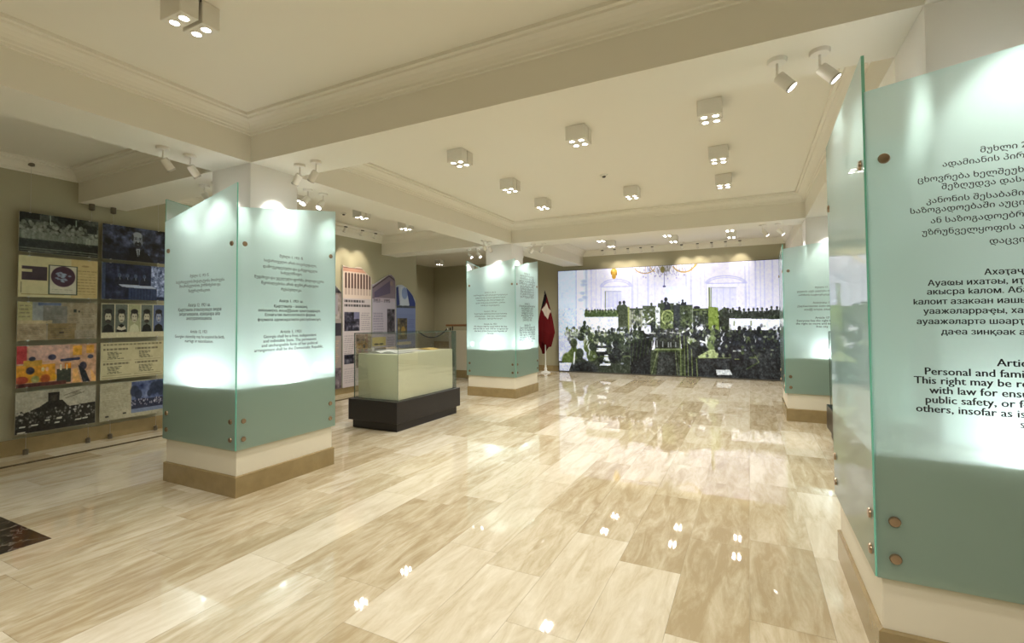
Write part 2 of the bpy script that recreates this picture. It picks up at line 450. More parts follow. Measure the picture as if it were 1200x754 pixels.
# walls
def wall(name, x0, x1, y0, y1, z0=0, z1=ZC+.1, m=WALL):
    return tag(obj(name, MB().box(x0, x1, y0, y1, z0, z1), mats=m), kind='structure')
wall('wall_left', XL-.25, XL, YB, 9.69)
wall('wall_right', XR, XR+.2, YB-.2, YM+.2)
wall('wall_rear', XL-.2, XR, YB-.2, YB)
wall('wall_far', -6.1, XR, YM, YM+.2)
wall('wall_stair_back', -10.4, -6.1, 14.2, 14.4)
wall('wall_stair_left', -10.4, -10.2, 9.4, 14.2)
wall('wall_stair_front', -10.2, XL-.25, 9.4, 9.69)
wall('wall_stair_return', -6.3, -6.1, YM+.2, 14.2)
def base(name, *a): return tag(obj(name, MB().box(*a), mats=SKIRT), kind='structure')
base('baseboard_left', XL, XL+.02, YB, 9.69, 0, .18)
base('baseboard_left_end', XL-.25, XL+.02, 9.69, 9.71, 0, .18)
base('baseboard_far', -6.1, XR, YM-.02, YM, 0, .16)
base('baseboard_right', XR-.02, XR, YB, YM-.02, 0, .18)
# raised stair landing behind the parapet
ld = tag(obj('landing', MB().box(-10.19, -7.6, 12.2, 14.17, 0, .56), mats=TILE), 'raised stair landing faced in cream marble behind the parapet', 'landing')
for i in range(3): obj('step', MB().box(-10.19, -7.6, 11.3+i*.3, 12.2, i*.14, (i+1)*.14), ld, mats=TILE)
base('baseboard_stair', -10.2, -6.3, 14.18, 14.2, .56, .74)
# parapet and rail
pp = thing('parapet', 'low cream stair parapet with wooden handrail, left of the second left column', 'railing', (-6.3, 10.56, 0))
obj('panel', MB().box(-.78, .75, -.05, .05, .2, 1.22), pp, mats=principled('parapet_paint', (0.60, 0.55, 0.44), 0.6))
obj('base_trim', MB().box(-.8, .77, -.06, .06, 0, .2), pp, mats=SKIRT)
obj('handrail', MB().box(-.9, .75, -.035, .035, 1.33, 1.385, b=.012), pp, mats=WOOD)
obj('end_post', MB().box(-.78, -.76, -.02, .02, 0.0, 1.30), pp, mats=BLACKI)
for dx in (-.7, .1, .65): obj('bracket', MB().box(dx-.012, dx+.012, -.012, .012, 1.22, 1.335), pp, mats=BLACKI)

# ceiling with beams and mouldings
ce = tag(obj('ceiling', MB().box(-10.4, XR+.2, YB-.2, 14.5, ZC, ZC+.12), mats=CEIL), kind='structure')
BX = ((-4.77, -4.19), (0.78, 1.36)); BY = ((2.91, 3.43), (8.42, 8.95))
for x0, x1 in BX: obj('beam', MB().box(x0, x1, YB, YM, ZS, ZC), ce, mats=CEIL)
xs = [(XL, BX[0][0]), (BX[0][1], BX[1][0]), (BX[1][1], XR)]
for y0, y1 in BY:
    for x0, x1 in xs: obj('beam', MB().box(x0, x1, y0, y1, ZS, ZC), ce, mats=CEIL)
PROF = [(0, 3.25), (.018, 3.252), (.020, 3.272), (.032, 3.278), (.036, 3.295), (.05, 3.318), (.075, 3.342), (.105, 3.357), (.109, 3.372), (.135, 3.376), (.137, 3.4)]
def crown(x0, x1, y0, y1):
    mb = MB(); vs = []; fs = []
    for d, z in PROF: vs += [(x0+d, y0+d, z), (x1-d, y0+d, z), (x1-d, y1-d, z), (x0+d, y1-d, z)]
    for i in range(len(PROF)-1):
        for j in range(4):
            a = i*4+j; b = i*4+(j+1) % 4; fs.append((b, a, a+4, b+4))
    mb.add(vs, fs); obj('crown_moulding', mb, ce, mats=CEIL)
ys = [(YB, BY[0][0]), (BY[0][1], BY[1][0]), (BY[1][1], YM)]
for i, (x0, x1) in enumerate(xs):
    for j, (y0, y1) in enumerate(ys):
        if i == 0 and j == 2: continue
        crown(x0, x1, y0, y1)
# small ceiling detectors
def detector(x, y, label):
    t = thing('smoke_detector', label, 'detector', (x, y, ZC))
    obj('base', MB().lathe([(.05, 0), (.05, -.012), (.04, -.02)], 20), t, mats=LAMPW, smooth=True)
    obj('sensor', MB().lathe([(.025, -.02), (.022, -.035), (.01, -.04)], 16), t, mats=LAMPD, smooth=True)
detector(-1.69, 6.15, 'small round smoke detector on the middle ceiling between the square lights')
detector(-6.39, 6.2, 'small round smoke detector on the left ceiling bay near the track rail')

# ================================================================== LIGHT FITTINGS
hous = MB().box(-.1, .1, -.0525, .0525, -.14, 0, b=.004).mesh('housing', [LAMPW])
hole = MB().lathe([(.036, -.1402), (.036, -.142), (.025, -.142), (.025, -.1402)], 20, cap=False).mesh('lamp_ring', [LAMPW], True)
lampm = MB().lathe([(.025, -.1404), (.025, -.1409)], 20).mesh('lamp', [GLOW])
def ceiling_light(x, y, label, power=DOWN_W):
    t = thing('ceiling_light', label, 'ceiling light', (x, y, ZC), 'square four-lamp ceiling lights')
    obj('backplate', MB().box(-.09, .09, -.1, .1, -.012, 0), t, mats=LAMPD)
    for sy in (-1, 1):
        h = obj('housing', hous, t, (0, sy*.0625, 0))
        for sx in (-1, 1):
            obj('lamp_ring', hole, h, (sx*.047, 0, 0)); obj('lamp', lampm, h, (sx*.047, 0, 0))
    for sx in (-.047, .047):
        for sy in (-.0625, .0625): light(t, (sx, sy, -.148), (0, 0, -1), power/4, 150, .9, WARM, .012)
rows = ('near', 'middle', 'far'); cols = ('left', 'centre', 'right')
for j, y in enumerate((4.54, 5.8, 6.96)):
    for i, x in enumerate((-2.9, -1.5, -.28)):
        if (i, j) == (1, 1): continue
        ceiling_light(x, y, f'square white ceiling light in the middle bay, {rows[j]} row, {cols[i]} one')
for j, y in enumerate((10.6, 11.5)):
    for i, x in enumerate((-3.0, -1.55, -.33)):
        ceiling_light(x, y, f'square white ceiling light in the far bay before the mural, {("near", "far")[j]} row, {cols[i]} one')
for j, y in enumerate((4.9, 6.16, 7.33)):
    ceiling_light(-5.93, y, f'square white ceiling light in the left side bay, {("nearest", "middle", "farthest")[j]} of three')
ceiling_light(-8.8, 12.55, 'square white ceiling light over the stair landing behind the corner')
ceiling_light(-2.95, 1.66, 'large near pair of white boxes at the top left ceiling', DOWN_W*1.3)
for x, y in ((-1.5, -.6), (-.28, .4), (-2.95, -.8), (-.28, -1.8), (2.4, 1.5), (2.4, 5.5), (2.4, 10.8), (-6.0, 11.3)):
    light(None, (x, y, 3.24), (0, 0, -1), DOWN_W*(1.35 if y < 2 else 1), 150, .9, WARM, .09, 'ceiling_lamp_light')

headm = MB().lathe([(.012, .0), (.030, -.004), (.033, -.012), (.033, -.105), (.029, -.108), (.029, -.1)], 20).mesh('head', [LAMPW], True)
rimm = MB().lathe([(.0335, -.100), (.0345, -.100), (.0345, -.112), (.030, -.112), (.030, -.104)], 20, cap=False).mesh('rim', [STEEL], True)
slamp = MB().lathe([(.028, -.1095), (.028, -.1105)], 20).mesh('lamp', [GLOWS])
mountm = MB().lathe([(.052, 0), (.052, -.014), (.047, -.022), (.02, -.024)], 24).mesh('mount', [LAMPW], True)
armm = MB().lathe([(.007, -.02), (.007, -.09)], 10).mesh('arm', [LAMPW], True)
def spot_head(t, loc, target, power, angle, blend, sc_=1.0, col=COOL):
    d = (Vector(target)-(t.location+Vector(loc))).normalized()
    q = d.to_track_quat('-Z', 'Y').to_euler()
    h = obj('head', headm, t, loc, rot=q); h.scale = (sc_,)*3
    obj('rim', rimm, h); obj('lamp', slamp, h)
    light(t, Vector(loc)+d*.13*sc_, d, power, angle, blend, col, .025, 'spot_light')
def spotlight(x, y, target, label, power=SPOT_W, lit=True):
    t = thing('spotlight', label, 'spotlight', (x, y, ZS), 'adjustable spotlights around the columns')
    obj('mount', mountm, t); obj('arm', armm, t)
    spot_head(t, (0, 0, -.095), target, power, 62, .6)

# ================================================================== COLUMNS
def bolt_mesh():
    return MB().lathe([(.013, -.022), (.013, 0.0), (.022, .0), (.022, .004), (.019, .009), (.008, .010)], 18).mesh('standoff_bolt', [BRONZE], True)
BOLT = bolt_mesh()
def panel(parent, cx, cy, side, ztops, texts=(), bottom=.40, half=.545):
    """side: yn, yp, xn, xp. ztops: (at left, at right) seen from outside"""
    dirs = {'yn': ((0, -1), (1, 0)), 'yp': ((0, 1), (-1, 0)), 'xn': ((-1, 0), (0, -1)), 'xp': ((1, 0), (0, 1))}
    (nx, ny), (rx, ry) = dirs[side]; th = .012; g = .006
    def P(u, z, dn): return (cx+rx*u+nx*(half+dn), cy+ry*u+ny*(half+dn), z)
    u0, u1 = -half+g, half-g
    zl, zr = ztops
    vs = [P(u0, bottom, 0), P(u1, bottom, 0), P(u1, zr, 0), P(u0, zl, 0), P(u0, bottom, -th), P(u1, bottom, -th), P(u1, zr, -th), P(u0, zl, -th)]
    mb = MB(); mb.add(vs, [(0, 1, 2, 3)], 0); mb.add(vs, [(5, 4, 7, 6)], 1); mb.add(vs, [(1, 0, 4, 5), (2, 1, 5, 6), (3, 2, 6, 7), (0, 3, 7, 4)], 2)
    g_ = obj('glass_panel', mb, parent, mats=[FROST, INNER, EDGE])
    zz = Vector((nx, ny, 0)).to_track_quat('Z', 'Y').to_euler()
    for u in (-half+.07, half-.07):
        for z in (2.175, .642, .488): obj('standoff_bolt', BOLT, g_, P(u, z, .0), rot=zz)
    for (lines, size, bold) in texts:
        lettering('lettering', lines, (P(0, 0, .0008), (rx, ry, 0)), g_, size, bold)
    return g_
def column(label, c, shaft, tops, texts, uplights=('yn', 'yp', 'xn', 'xp')):
    t = thing('display_column', label, 'column', (0, 0, 0), 'glass clad columns of the hall')
    cx, cy = c; sx, sy = shaft; h = .52
    obj('shaft', MB().box(sx-.29, sx+.29, sy-.26, sy+.26, .9, ZS), t, mats=WHITE)
    obj('box_base', MB().box(cx-h, cx+h, cy-h, cy+h, .0, .42, b=.004).box(cx-.5315, cx+.5315, cy-.5315, cy+.5315, .42, .92), t, mats=CREAMBOX)
    mb = MB(); k = .537
    for i, z in ((0, 0), (0, .172), (.012, .18)):
        mb.v += [(cx-k+i, cy-k+i, z), (cx+k-i, cy-k+i, z), (cx+k-i, cy+k-i, z), (cx-k+i, cy+k-i, z)]
    for L in range(2):
        for j in range(4):
            a = L*4+j; b = L*4+(j+1) % 4; mb.f.append((a, b, b+4, a+4)); mb.mi.append(0)
    mb.f.append((8, 9, 10, 11)); mb.mi.append(0)
    obj('baseboard', mb, t, mats=SKIRT)
    for s in ('yn', 'yp', 'xn', 'xp'): panel(t, cx, cy, s, tops[s], texts.get(s, ()))
    for s, (dx, dy) in (q for q in (('yn', (0, -1)), ('yp', (0, 1)), ('xn', (-1, 0)), ('xp', (1, 0))) if q[0] in uplights):
        ux, uy = cx+dx*.42, cy+dy*.42
        u = obj('uplight', MB().lathe([(.04, 0), (.04, .03), (.033, .035)], 18), t, (ux, uy, .92), mats=STEEL, smooth=True)
        obj('lamp', MB().lathe([(.03, .0355), (.03, .0362)], 18), u, mats=GLOWS)
        L = bpy.data.lights.new('uplight_light', 'POINT'); L.energy = UP_W; L.color = (0.93, 0.97, 1.0); L.shadow_soft_size = .03
        lo = bpy.data.objects.new('uplight_light', L); C.objects.link(lo); lo.parent = t; lo.location = (ux, uy, .995)
    return t

def fitsize(sample, width): return width/text_width(sample)
def block(lines, zs, u, sample, width, bold=.0, al='CENTER'):
    return ([(t, u, z, al) for t, z in zip(lines, zs)], fitsize(sample, width), bold)
GE1 = ['მუხლი 1. 1921 წ.', 'საქართველო არის თავისუფალი,', 'დამოუკიდებელი და განუყოფელი', 'სახელმწიფო.', 'მუდმივი და უცვლელი ფორმა პოლიტიკური', 'წყობილებისა არის დემოკრატიული', 'რესპუბლიკა.']
AB1 = ['Ахәҭа 1. 1921 ш.', 'Қырҭтәыла – ахақәиҭ,', 'еиkәымҭхо, ихьыԥшым ҳәынҭқаррауп.', 'Еснагьтәи лыполитикатә форма', 'формала адемократиатә республикоуп.']
EN1 = ['Article 1, 1921', 'Georgia shall be a free, independent', 'and indivisible State. The permanent', 'and unchangeable form of her political', 'arrangement shall be the Democratic Republic.']
GE12 = ['მუხლი 12. 1921 წ.', 'საქართველოს მოქალაქეობა მოიპოვება', 'შთამომავლობით, ქორწინებით და', 'ნატურალიზაციით.']
AB12 = ['Ахәҭа 12. 1921 ш.', 'Қырҭтәыла атәылауаҩра аиура', 'аиҵагыларала, аҭааҵәара ала', 'анатурализациала.']
EN12 = ['Article 12, 1921', 'Georgian citizenship may be acquired by birth,', 'marriage or naturalisation.']
c1 = (-4.465, 3.15)
column('near left glass clad column showing the Article 1 and Article 12 texts', c1, (-4.48, 3.17),
       {'yn': (2.46, 2.70), 'xp': (2.485, 2.66), 'xn': (2.54, 2.68), 'yp': (2.6, 2.45)},
       {'xp': [block(GE1, [z-.012 for z in (2.11, 2.055, 2.0, 1.955, 1.9, 1.85, 1.80)], -.0, GE1[4], .77, .008),
               block(AB1, [z-.012 for z in (1.69, 1.64, 1.6, 1.56, 1.515)], -.0, AB1[4], .70, .014),
               block(EN1, [z-.012 for z in (1.4, 1.36, 1.32, 1.28, 1.24)], -.0, EN1[4], .76, .012)],
        'yn': [block(GE12, [z-.012 for z in (1.92, 1.87, 1.83, 1.785)], .015, GE12[1], .72, .008),
               block(AB12, [z-.012 for z in (1.65, 1.61, 1.57, 1.53)], .015, AB12[1], .64, .014),
               block(EN12, [z-.012 for z in (1.41, 1.365, 1.325)], .015, EN12[1], .74, .012)]})
GE2 = ['მუხლი 2. 1921 წ.', 'საქართველოს დემოკრატიული რესპუბლიკის', 'დედაქალაქია ქალაქი ტფილისი, ხოლო', 'სახელმწიფო ენა არის ქართული ენა.', 'ყველა მოქალაქე თანასწორია კანონის', 'წინაშე და თავისუფალია.']
AB2 = ['Ахәҭа 2. 1921 ш.', 'Қырҭтәыла адемократиатә республика', 'аҳҭнықалақь – Қарҭ ауп, аҳәынҭқарра', 'абызшәа – қырҭуа бызшәоуп.']
EN2 = ['Article 16, 1921', 'All citizens shall be equal before the law,', 'and no title or rank shall be recognised by', 'the laws of the Democratic Republic of', 'Georgia.']
GE3 = ['მუხლი 31.', 'თვითეული მოქალაქე', 'თავისუფალია და აქვს', 'უფლება აღიაროს თავისი', 'სარწმუნოება, გამოთქვას', 'და გაავრცელოს აზრი', 'ზეპირად, ბეჭდვით ან', 'სხვა საშუალებით, თუ', 'ის კანონს არ არღვევს', 'და არ ზღუდავს სხვას.']
AB3 = ['Ахәҭа 31.', 'Атәылауаҩ дарбанзаалак', 'ихы дақәиҭуп, азин', 'имоуп иара ихатә', 'гәаанагара аҳәара,', 'акьыԥхьра, насгьы', 'егьырҭ рзинқәа', 'реилагара ада.']
EN3 = ['Article 31', 'Every citizen enjoys full', 'liberty of conscience and', 'may profess any religion,', 'may express and spread', 'an opinion by word, in', 'print or by other means,', 'if it breaks no law.']
def zr(a, b, n): return [a+(b-a)*i/(n-1)-.012 for i in range(n)]
column('second column on the left, between the glass showcase and the flag', (-4.52, 8.685), (-4.48, 8.685),
       {'yn': (2.47, 2.66), 'xp': (2.52, 2.72), 'xn': (2.5, 2.68), 'yp': (2.6, 2.45)},
       {'yn': [block(GE2, zr(2.03, 1.78, 6), -.0, GE2[1], .76, .008),
               block(AB2, zr(1.66, 1.52, 4), -.0, AB2[1], .72, .004),
               block(EN2, zr(1.41, 1.23, 5), -.0, EN2[1], .74, .012)],
        'xp': [block(GE3, zr(2.40, 1.94, 10), .0, GE3[4], .74, .008),
               block(AB3, zr(1.80, 1.48, 8), .0, AB3[1], .76, .004),
               block(EN3, zr(1.37, 1.05, 8), .0, EN3[3], .74, .012)]})
L3 = [('მუხლი 20', .832, 2.150), ('ადამიანის პირადი', .715, 2.110), ('ცხოვრება ხელშეუხებელია.', .634, 2.055), ('შეზღუდვა დასაშვებია', .710, 2.018),
      ('კანონის შესაბამისად', .660, 1.965), ('საზოგადოებაში აუცილებელი', .606, 1.928), ('ან საზოგადოებრივი', .672, 1.882), ('უზრუნველყოფის ან', .643, 1.835), ('დაცვის.', .850, 1.784)]
A3 = [('Ахәҭаҷкы 20', .832, 1.662), ('Ауаҩы ихатәы, иҭаацәаратә', .657, 1.625), ('акысра kалом. Абас', .653, 1.589), ('kалоит азакәан иашьашәаланы', .608, 1.549),
      ('уаажәларраҿы, ханҭәаҩра', .640, 1.510), ('ауаажәлартә шәарҭадара', .617, 1.468), ('даҽа зинқәак аиҵа', .695, 1.426)]
E3 = [('Article 20', .860, 1.303), ('Personal and family life is inviolable.', .637, 1.261), ('This right may be restricted only by', .603, 1.224), ('with law for ensuring the state or', .652, 1.185),
      ('public safety, or for the rights of', .637, 1.146), ('others, insofar as is necessary in a', .606, 1.108), ('society.', .919, 1.069)]
c3 = (1.0, 3.065)
column('large near right column with the Article text cut by the picture edge', c3, (1.07, 3.175),
       {'yn': (2.475, 2.64), 'xn': (2.58, 2.64), 'xp': (2.5, 2.6), 'yp': (2.6, 2.5)},
       {'yn': [([(a, x-c3[0], z, 'LEFT') for a, x, z in L3], fitsize('საზოგადოებაში', .262), .010),
               ([(a, x-c3[0], z, 'LEFT') for a, x, z in A3], fitsize('ауаажәлартә', .212), .022),
               ([(a, x-c3[0], z, 'LEFT') for a, x, z in E3], fitsize('Personal', .141), .022)]}, ('yn', 'yp'))
GE9 = ['მუხლი 17.', 'ყველას აქვს უფლება თავისუფლად', 'აირჩიოს საცხოვრებელი ადგილი.']
AB9 = ['Ахәҭаҷкы 17', 'Дарбанзаалак азин имоуп анхара', 'аҭыԥ алхра, ахықәиҭра.']
EN9 = ['Article 17', 'Everyone has the right to liberty and', 'the right to move and to reside in the', 'free city.']
column('far right column standing in front of the right end of the mural', (.985, 8.545), (1.07, 8.685),
       {'yn': (2.50, 2.64), 'xn': (2.5, 2.57), 'xp': (2.5, 2.6), 'yp': (2.6, 2.5)},
       {'yn': [block(GE9, zr(1.925, 1.82, 3), -.07, GE9[1], .60, .008),
               block(AB9, zr(1.705, 1.61, 3), -.07, AB9[1], .60, .004),
               block(EN9, zr(1.49, 1.365, 4), -.07, EN9[1], .62, .012)]}, ('yn', 'yp'))

# spotlights in pairs on the beam soffits around each column
def pairs(cx, cy, where, name, ds=(.64, .86)):
    D = {'front': (0, -1), 'back': (0, 1), 'left': (-1, 0), 'right': (1, 0)}
    for s in where:
        dx, dy = D[s]
        for k, d in enumerate(ds):
            x, y = cx+dx*d, cy+dy*d
            tg = (cx+dx*.2, cy+dy*.2, 2.35-.25*k)
            spotlight(x, y, tg, f'white spotlight on the beam {("in front of", "behind", "left of", "right of")[("front", "back", "left", "right").index(s)]} the {name}, {"inner" if k == 0 else "outer"} one')
pairs(-4.48, 3.17, ('front', 'back', 'left', 'right'), 'near left column')
pairs(1.07, 3.15, ('front', 'back', 'left', 'right'), 'near right column', (.69, .90))
pairs(-4.48, 8.685, ('front', 'back', 'left', 'right'), 'second left column')
pairs(1.07, 8.685, ('front', 'back', 'left', 'right'), 'far right column')

# track rails
def track(x0, y0, x1, y1, heads, target, label, power=TRACK_W):
    t = thing('track_light', label, 'track light', ((x0+x1)/2, (y0+y1)/2, ZC))
    L = math.hypot(x1-x0, y1-y0); a = math.atan2(y1-y0, x1-x0)
    obj('rail', MB().box(-L/2, L/2, -.017, .017, -.065, -.03), t, mats=LAMPW, rot=(0, 0, a))
    for s in (-.4, .4): obj('hanger', MB().box(s*L-.008, s*L+.008, -.008, .008, -.03, 0), t, mats=LAMPW, rot=(0, 0, a))
    for (hx, hy) in heads:
        obj('adapter', MB().box(-.03, .03, -.015, .015, -.085, -.065), t, (hx-t.location.x, hy-t.location.y, 0), mats=LAMPD, rot=(0, 0, a))
        spot_head(t, (hx-t.location.x, hy-t.location.y, -.09), target(hx, hy), power*(1 if hx < -6 else {0: .3, 1: 1.3, 2: .5}[int(abs(hx*7)) % 3]), 70, .8, .85, (1, .87, .68))
tf = lambda x, y: (x, 12.95, 2.75)
track(-3.62, 12.48, -2.1, 12.48, [(x, 12.48) for x in (-3.5, -3.17, -2.82, -2.49, -2.2)], tf, 'ceiling track with five spotlights over the left half of the mural')
track(-1.6, 12.5, -.05, 12.5, [(x, 12.5) for x in (-1.49, -1.12, -.8, -.49, -.18)], tf, 'ceiling track with five spotlights over the right half of the mural')
track(-7.0, 6.2, -7.0, 7.9, [(-7.0, y) for y in (6.35, 6.85, 7.3, 7.68)], lambda x, y: (-7.5, y, 2.55), 'ceiling track with four spotlights over the arch topped posters', 26)

# ================================================================== MURAL
mu = thing('wall_mural', 'huge backlit photograph of a parliament sitting on the far wall', 'mural', (0, 0, 0))
mx0, mx1, mz0, mz1 = -4.92, 1.35, .03, 2.875
obj('frame_box', MB().box(mx0, mx1, 12.86, 12.95, mz0-.02, mz1+.005), mu, mats=principled('light_box_edge', (.10, .095, .085), .4))
A = Art(640, 330, ((653.3, 318.2), (970.0, 301.6), (971.5, 449.2), (654.5, 435.0)), (212, 222, 248))
LAV, DK, GR, GD, WH = (205, 212, 244), (32, 36, 48), (96, 112, 72), (54, 64, 52), (226, 234, 250)
A.rect(640, 290, 676, 460, (205, 222, 250)); A.rect(676, 290, 684, 460, (222, 228, 250)); A.rect(690, 290, 980, 460, (214, 217, 247))
for x, wd, c, a in ((675.5, 1.2, (170, 184, 226), .8), (688, 2.6, (170, 186, 215), .7), (694, 1.2, (180, 190, 226), .6), (700, 1, (188, 196, 232), .6), (745, 1.5, (188, 196, 232), .7), (751, 1.2, (188, 196, 232), .6), (764, 2.2, (176, 184, 226), .6), (772, 1.2, (190, 198, 235), .5), (811, 1.4, (178, 188, 228), .7), (817, 2, (170, 178, 224), .6), (829, 1.2, (190, 198, 235), .6), (834, 1, (190, 198, 235), .6), (884, 1.5, (176, 184, 226), .6), (889, 1.2, (180, 190, 230), .6), (897, 2, (168, 176, 222), .6), (903, 1.2, (180, 188, 228), .6), (908, 1.4, (170, 180, 222), .6), (918, 2, (176, 184, 226), .5), (934, 2, (176, 184, 226), .5)):
    A.line(x, 300, x, 400, wd, c, a)
A.rect(785, 336, 812, 366, (216, 228, 250), .8)
# ornaments on the pilaster
for x, y in ((684, 334), (683, 344), (686, 349), (681, 352), (685, 330)): A.ell(x, y, 3.2, 2.0, (150, 172, 205), .6, .8)
# doorways with arched heads
def door_art(x0, x1, yt, yb, xa0, xa1, ya_):
    A.rect(x0, yt, x1, yb, (190, 196, 232), .75); A.rect(x0, yt, x0+1.5, yb, GR, .7); A.rect(x0, yt, x1, yt+1, (150, 158, 170), .7)
    for k in range(1, 4): A.line(x0+(x1-x0)*k/4, yt, x0+(x1-x0)*k/4, yb, .6, (160, 168, 212), .6)
    for d in (0, 2.2): A.ring((xa0+xa1)/2, ya_, (xa1-xa0)/2-d, 9-d, .09, (168, 174, 216), .8, True)
    A.rect(xa0+1, ya_, xa1-1, yt-1, (216, 220, 248), 1); A.line(xa0, ya_+.3, xa1, ya_-.6, 1, (165, 172, 214), .8)
    A.line(xa0, ya_, xa0, yb, .9, (175, 182, 222), .8); A.line(xa1, ya_, xa1, yb, .9, (175, 182, 222), .8)
door_art(710.5, 731, 341.5, 364, 706, 744, 336.5); door_art(841, 873, 337, 372, 836, 885, 332.5)
# chandelier
GOLD = (176, 148, 78)
def arc(cx, cy, rx, ry, a0, a1, wd, c, al=1):
    P = [(cx+rx*math.cos(a), cy+ry*math.sin(a)) for a in np.linspace(R(a0), R(a1), 9)]
    for p, q in zip(P[:-1], P[1:]): A.line(*p, *q, wd, c, al)
arc(760, 312, 13, 8.5, 20, 160, 1.2, GOLD); arc(776, 309, 10, 10, 110, 170, 1, GOLD); arc(808, 306, 15, 13, 15, 150, 1.6, GOLD); arc(806, 304, 20, 14, 0, 60, 1.2, GOLD)
for k in range(46):
    x = 783+A.rng.normal()*9; y0 = 311+A.rng.random()*7; A.line(x, y0, x+A.rng.normal()*1.2, y0+2+A.rng.random()*5, .7, (120, 122, 140), .65)
for k in range(10): A.line(776+k*1.9, 310, 780+k*1.1, 318, .8, (92, 90, 62), .8)
A.ell(782, 316, 2.5, 4, (110, 104, 60)); A.line(784, 318, 784, 336, 1, (90, 96, 130), .8); A.ell(784, 336, 2, 1.2, (80, 86, 120))
for k in range(36):
    x = 752+A.rng.random()*68; A.ell(x, 322+A.rng.normal()*3-abs(x-784)*.12, .8, 1.2, (140, 140, 160), .6)
for x in (754, 761, 799, 806, 818, 824): A.line(x, 311-(x-750)*.04, x, 318, .8, (170, 150, 100), .6)
A.ell(722, 319, 4, 4.6, (196, 160, 72)); A.ell(722, 324, 2.6, 3.2, (180, 142, 60)); A.ell(721.5, 317, 1.5, 1.5, (224, 196, 120)); A.ell(719, 320, 1, 2, (150, 112, 40)); A.ell(725, 321, 1, 2, (150, 112, 40))
# left gallery
A.rect(684, 371.5, 980, 460, (120, 132, 116), .0)
A.rect(686, 364, 728, 373, GR); A.noise(28, 2.2, A.inside(686, 361, 728, 373))
for k in range(11): A.man(688+k*3.4, 364+A.rng.random()*1.6, 1.5, GD, (66, 84, 50), (200, 205, 215) if k % 3 == 1 else None, A.rng.choice((-1, 1)))
A.rect(686, 372.5, 728, 394, (222, 228, 248)); A.line(686, 372.6, 728, 372, .7, (180, 190, 200))
A.line(703, 374, 703, 390, .6, (196, 204, 232)); A.line(716, 374, 716, 390, .6, (196, 204, 232))
A.man(729.5, 355.5, 2.1, DK, (62, 70, 56), (190, 190, 200), 1, 2.0); A.man(734.5, 355, 2.2, DK, (58, 66, 54), None, 1, 2.1)
A.rect(727, 360, 739, 389, (62, 70, 56)); A.rect(739, 360, 741, 392, (150, 160, 100))
# tribune
A.rect(741, 362, 757, 385, (150, 156, 150)); A.rect(741, 362, 757, 364, GD)
for k in range(5): A.line(743+k*3, 364, 743+k*3, 384, .8, (86, 98, 60), .7)
A.rect(757, 359, 774, 382, GD); A.noise(22, 1.8, A.inside(757, 359, 774, 375)); A.man(768, 357, 1.8, GD, GD); A.man(750, 362, 1.6, GD, GD)
for k in range(7): A.line(758.5+k*2.2, 362, 758.5+k*2.2, 374, .6, (120, 134, 80), .6)
A.rect(776, 356, 801, 366, GD); A.rect(775, 364, 803, 389, (70, 84, 52)); A.noise(20, 2, A.inside(775, 356, 803, 389))
A.rect(773, 361, 778.5, 388, (222, 230, 240))
A.man(786, 351.5, 2.6, DK, DK, (196, 204, 214), .4); A.man(781, 354, 1.8, GD, GD); A.ell(797, 359, 1.6, 3, WH); A.man(802, 355.5, 1.5, DK, DK, (190, 196, 216)); A.man(806.5, 353, 1.6, DK, DK); A.man(810, 356, 1.5, DK, DK)
A.ring(788, 373, 7.2, 8.4, .14, (156, 170, 120)); A.ell(788, 373, 6, 7, (84, 100, 62)); A.noise(26, 1.4, A.inside(781, 365, 795, 381)); A.ring(788, 373, 3.5, 4.2, .2, (140, 154, 110), .7)
A.rect(795, 358, 819, 388, (44, 50, 58)); A.rect(818, 362, 838.5, 388, (40, 48, 44)); A.rect(803, 359, 818, 386, (58, 70, 50), .9); A.rect(819, 363, 838, 365, (80, 94, 60)); A.noise(15, 2.2, A.inside(803, 359, 838, 388))
for k in range(6): A.line(821+k*3, 366, 821+k*3, 386, .6, (84, 98, 70), .5)
A.rect(818, 357, 819.2, 384, (150, 160, 150), .7); A.ell(824, 361, 4, 1.6, DK)
A.rect(838.5, 337, 840.5, 362, GR); A.poly([(838, 360), (850, 361), (853, 390), (838, 392)], (104, 124, 60))
A.rect(767, 378, 773, 388, DK)
# right gallery
A.poly([(850, 366), (858, 361), (880, 366), (914, 365), (940, 362), (975, 362), (975, 376), (852, 374)], GD)
A.noise(20, 2.4, A.inside(850, 360, 975, 376))
for k in range(20): A.man(857+k*6.0+A.rng.normal(), 362+A.rng.random()*2-(k > 9)*1.0, 1.9, DK if k % 2 else GD, (40, 46, 44), (205, 210, 225) if k % 3 else None, A.rng.choice((-1, 1)))
A.rect(863, 376, 975, 392, (222, 229, 248)); A.line(863, 376, 975, 376.5, .8, (240, 244, 250)); A.rect(869, 377, 871, 383, GR, .7); A.rect(890, 377, 892, 383, GR, .7); A.rect(851, 372, 864, 392, (38, 44, 40))
# hall floor and benches
A.rect(650, 394, 742, 460, (44, 52, 44)); A.rect(650, 394, 690, 424, (196, 206, 236)); A.rect(684, 390, 742, 404, (150, 160, 140))
A.poly([(742, 388), (775, 388), (768, 412), (760, 460), (742, 460)], (34, 38, 38)); A.rect(772, 386, 803, 410, (40, 44, 44))
A.poly([(802, 388), (975, 388), (975, 460), (812, 460)], (32, 36, 42))
A.poly([(768, 411), (806, 411), (812, 460), (750, 460)], (50, 60, 44)); A.poly([(777, 414), (799, 414), (804, 460), (770, 460)], (40, 44, 46))
A.line(776, 411, 766, 446, 1.2, (112, 124, 86), .7); A.line(797, 412, 800, 446, 1.0, (112, 124, 86), .7); A.rect(771, 409.5, 807, 412, (96, 112, 68), .8); A.noise(8, 3, A.inside(742, 388, 975, 460))
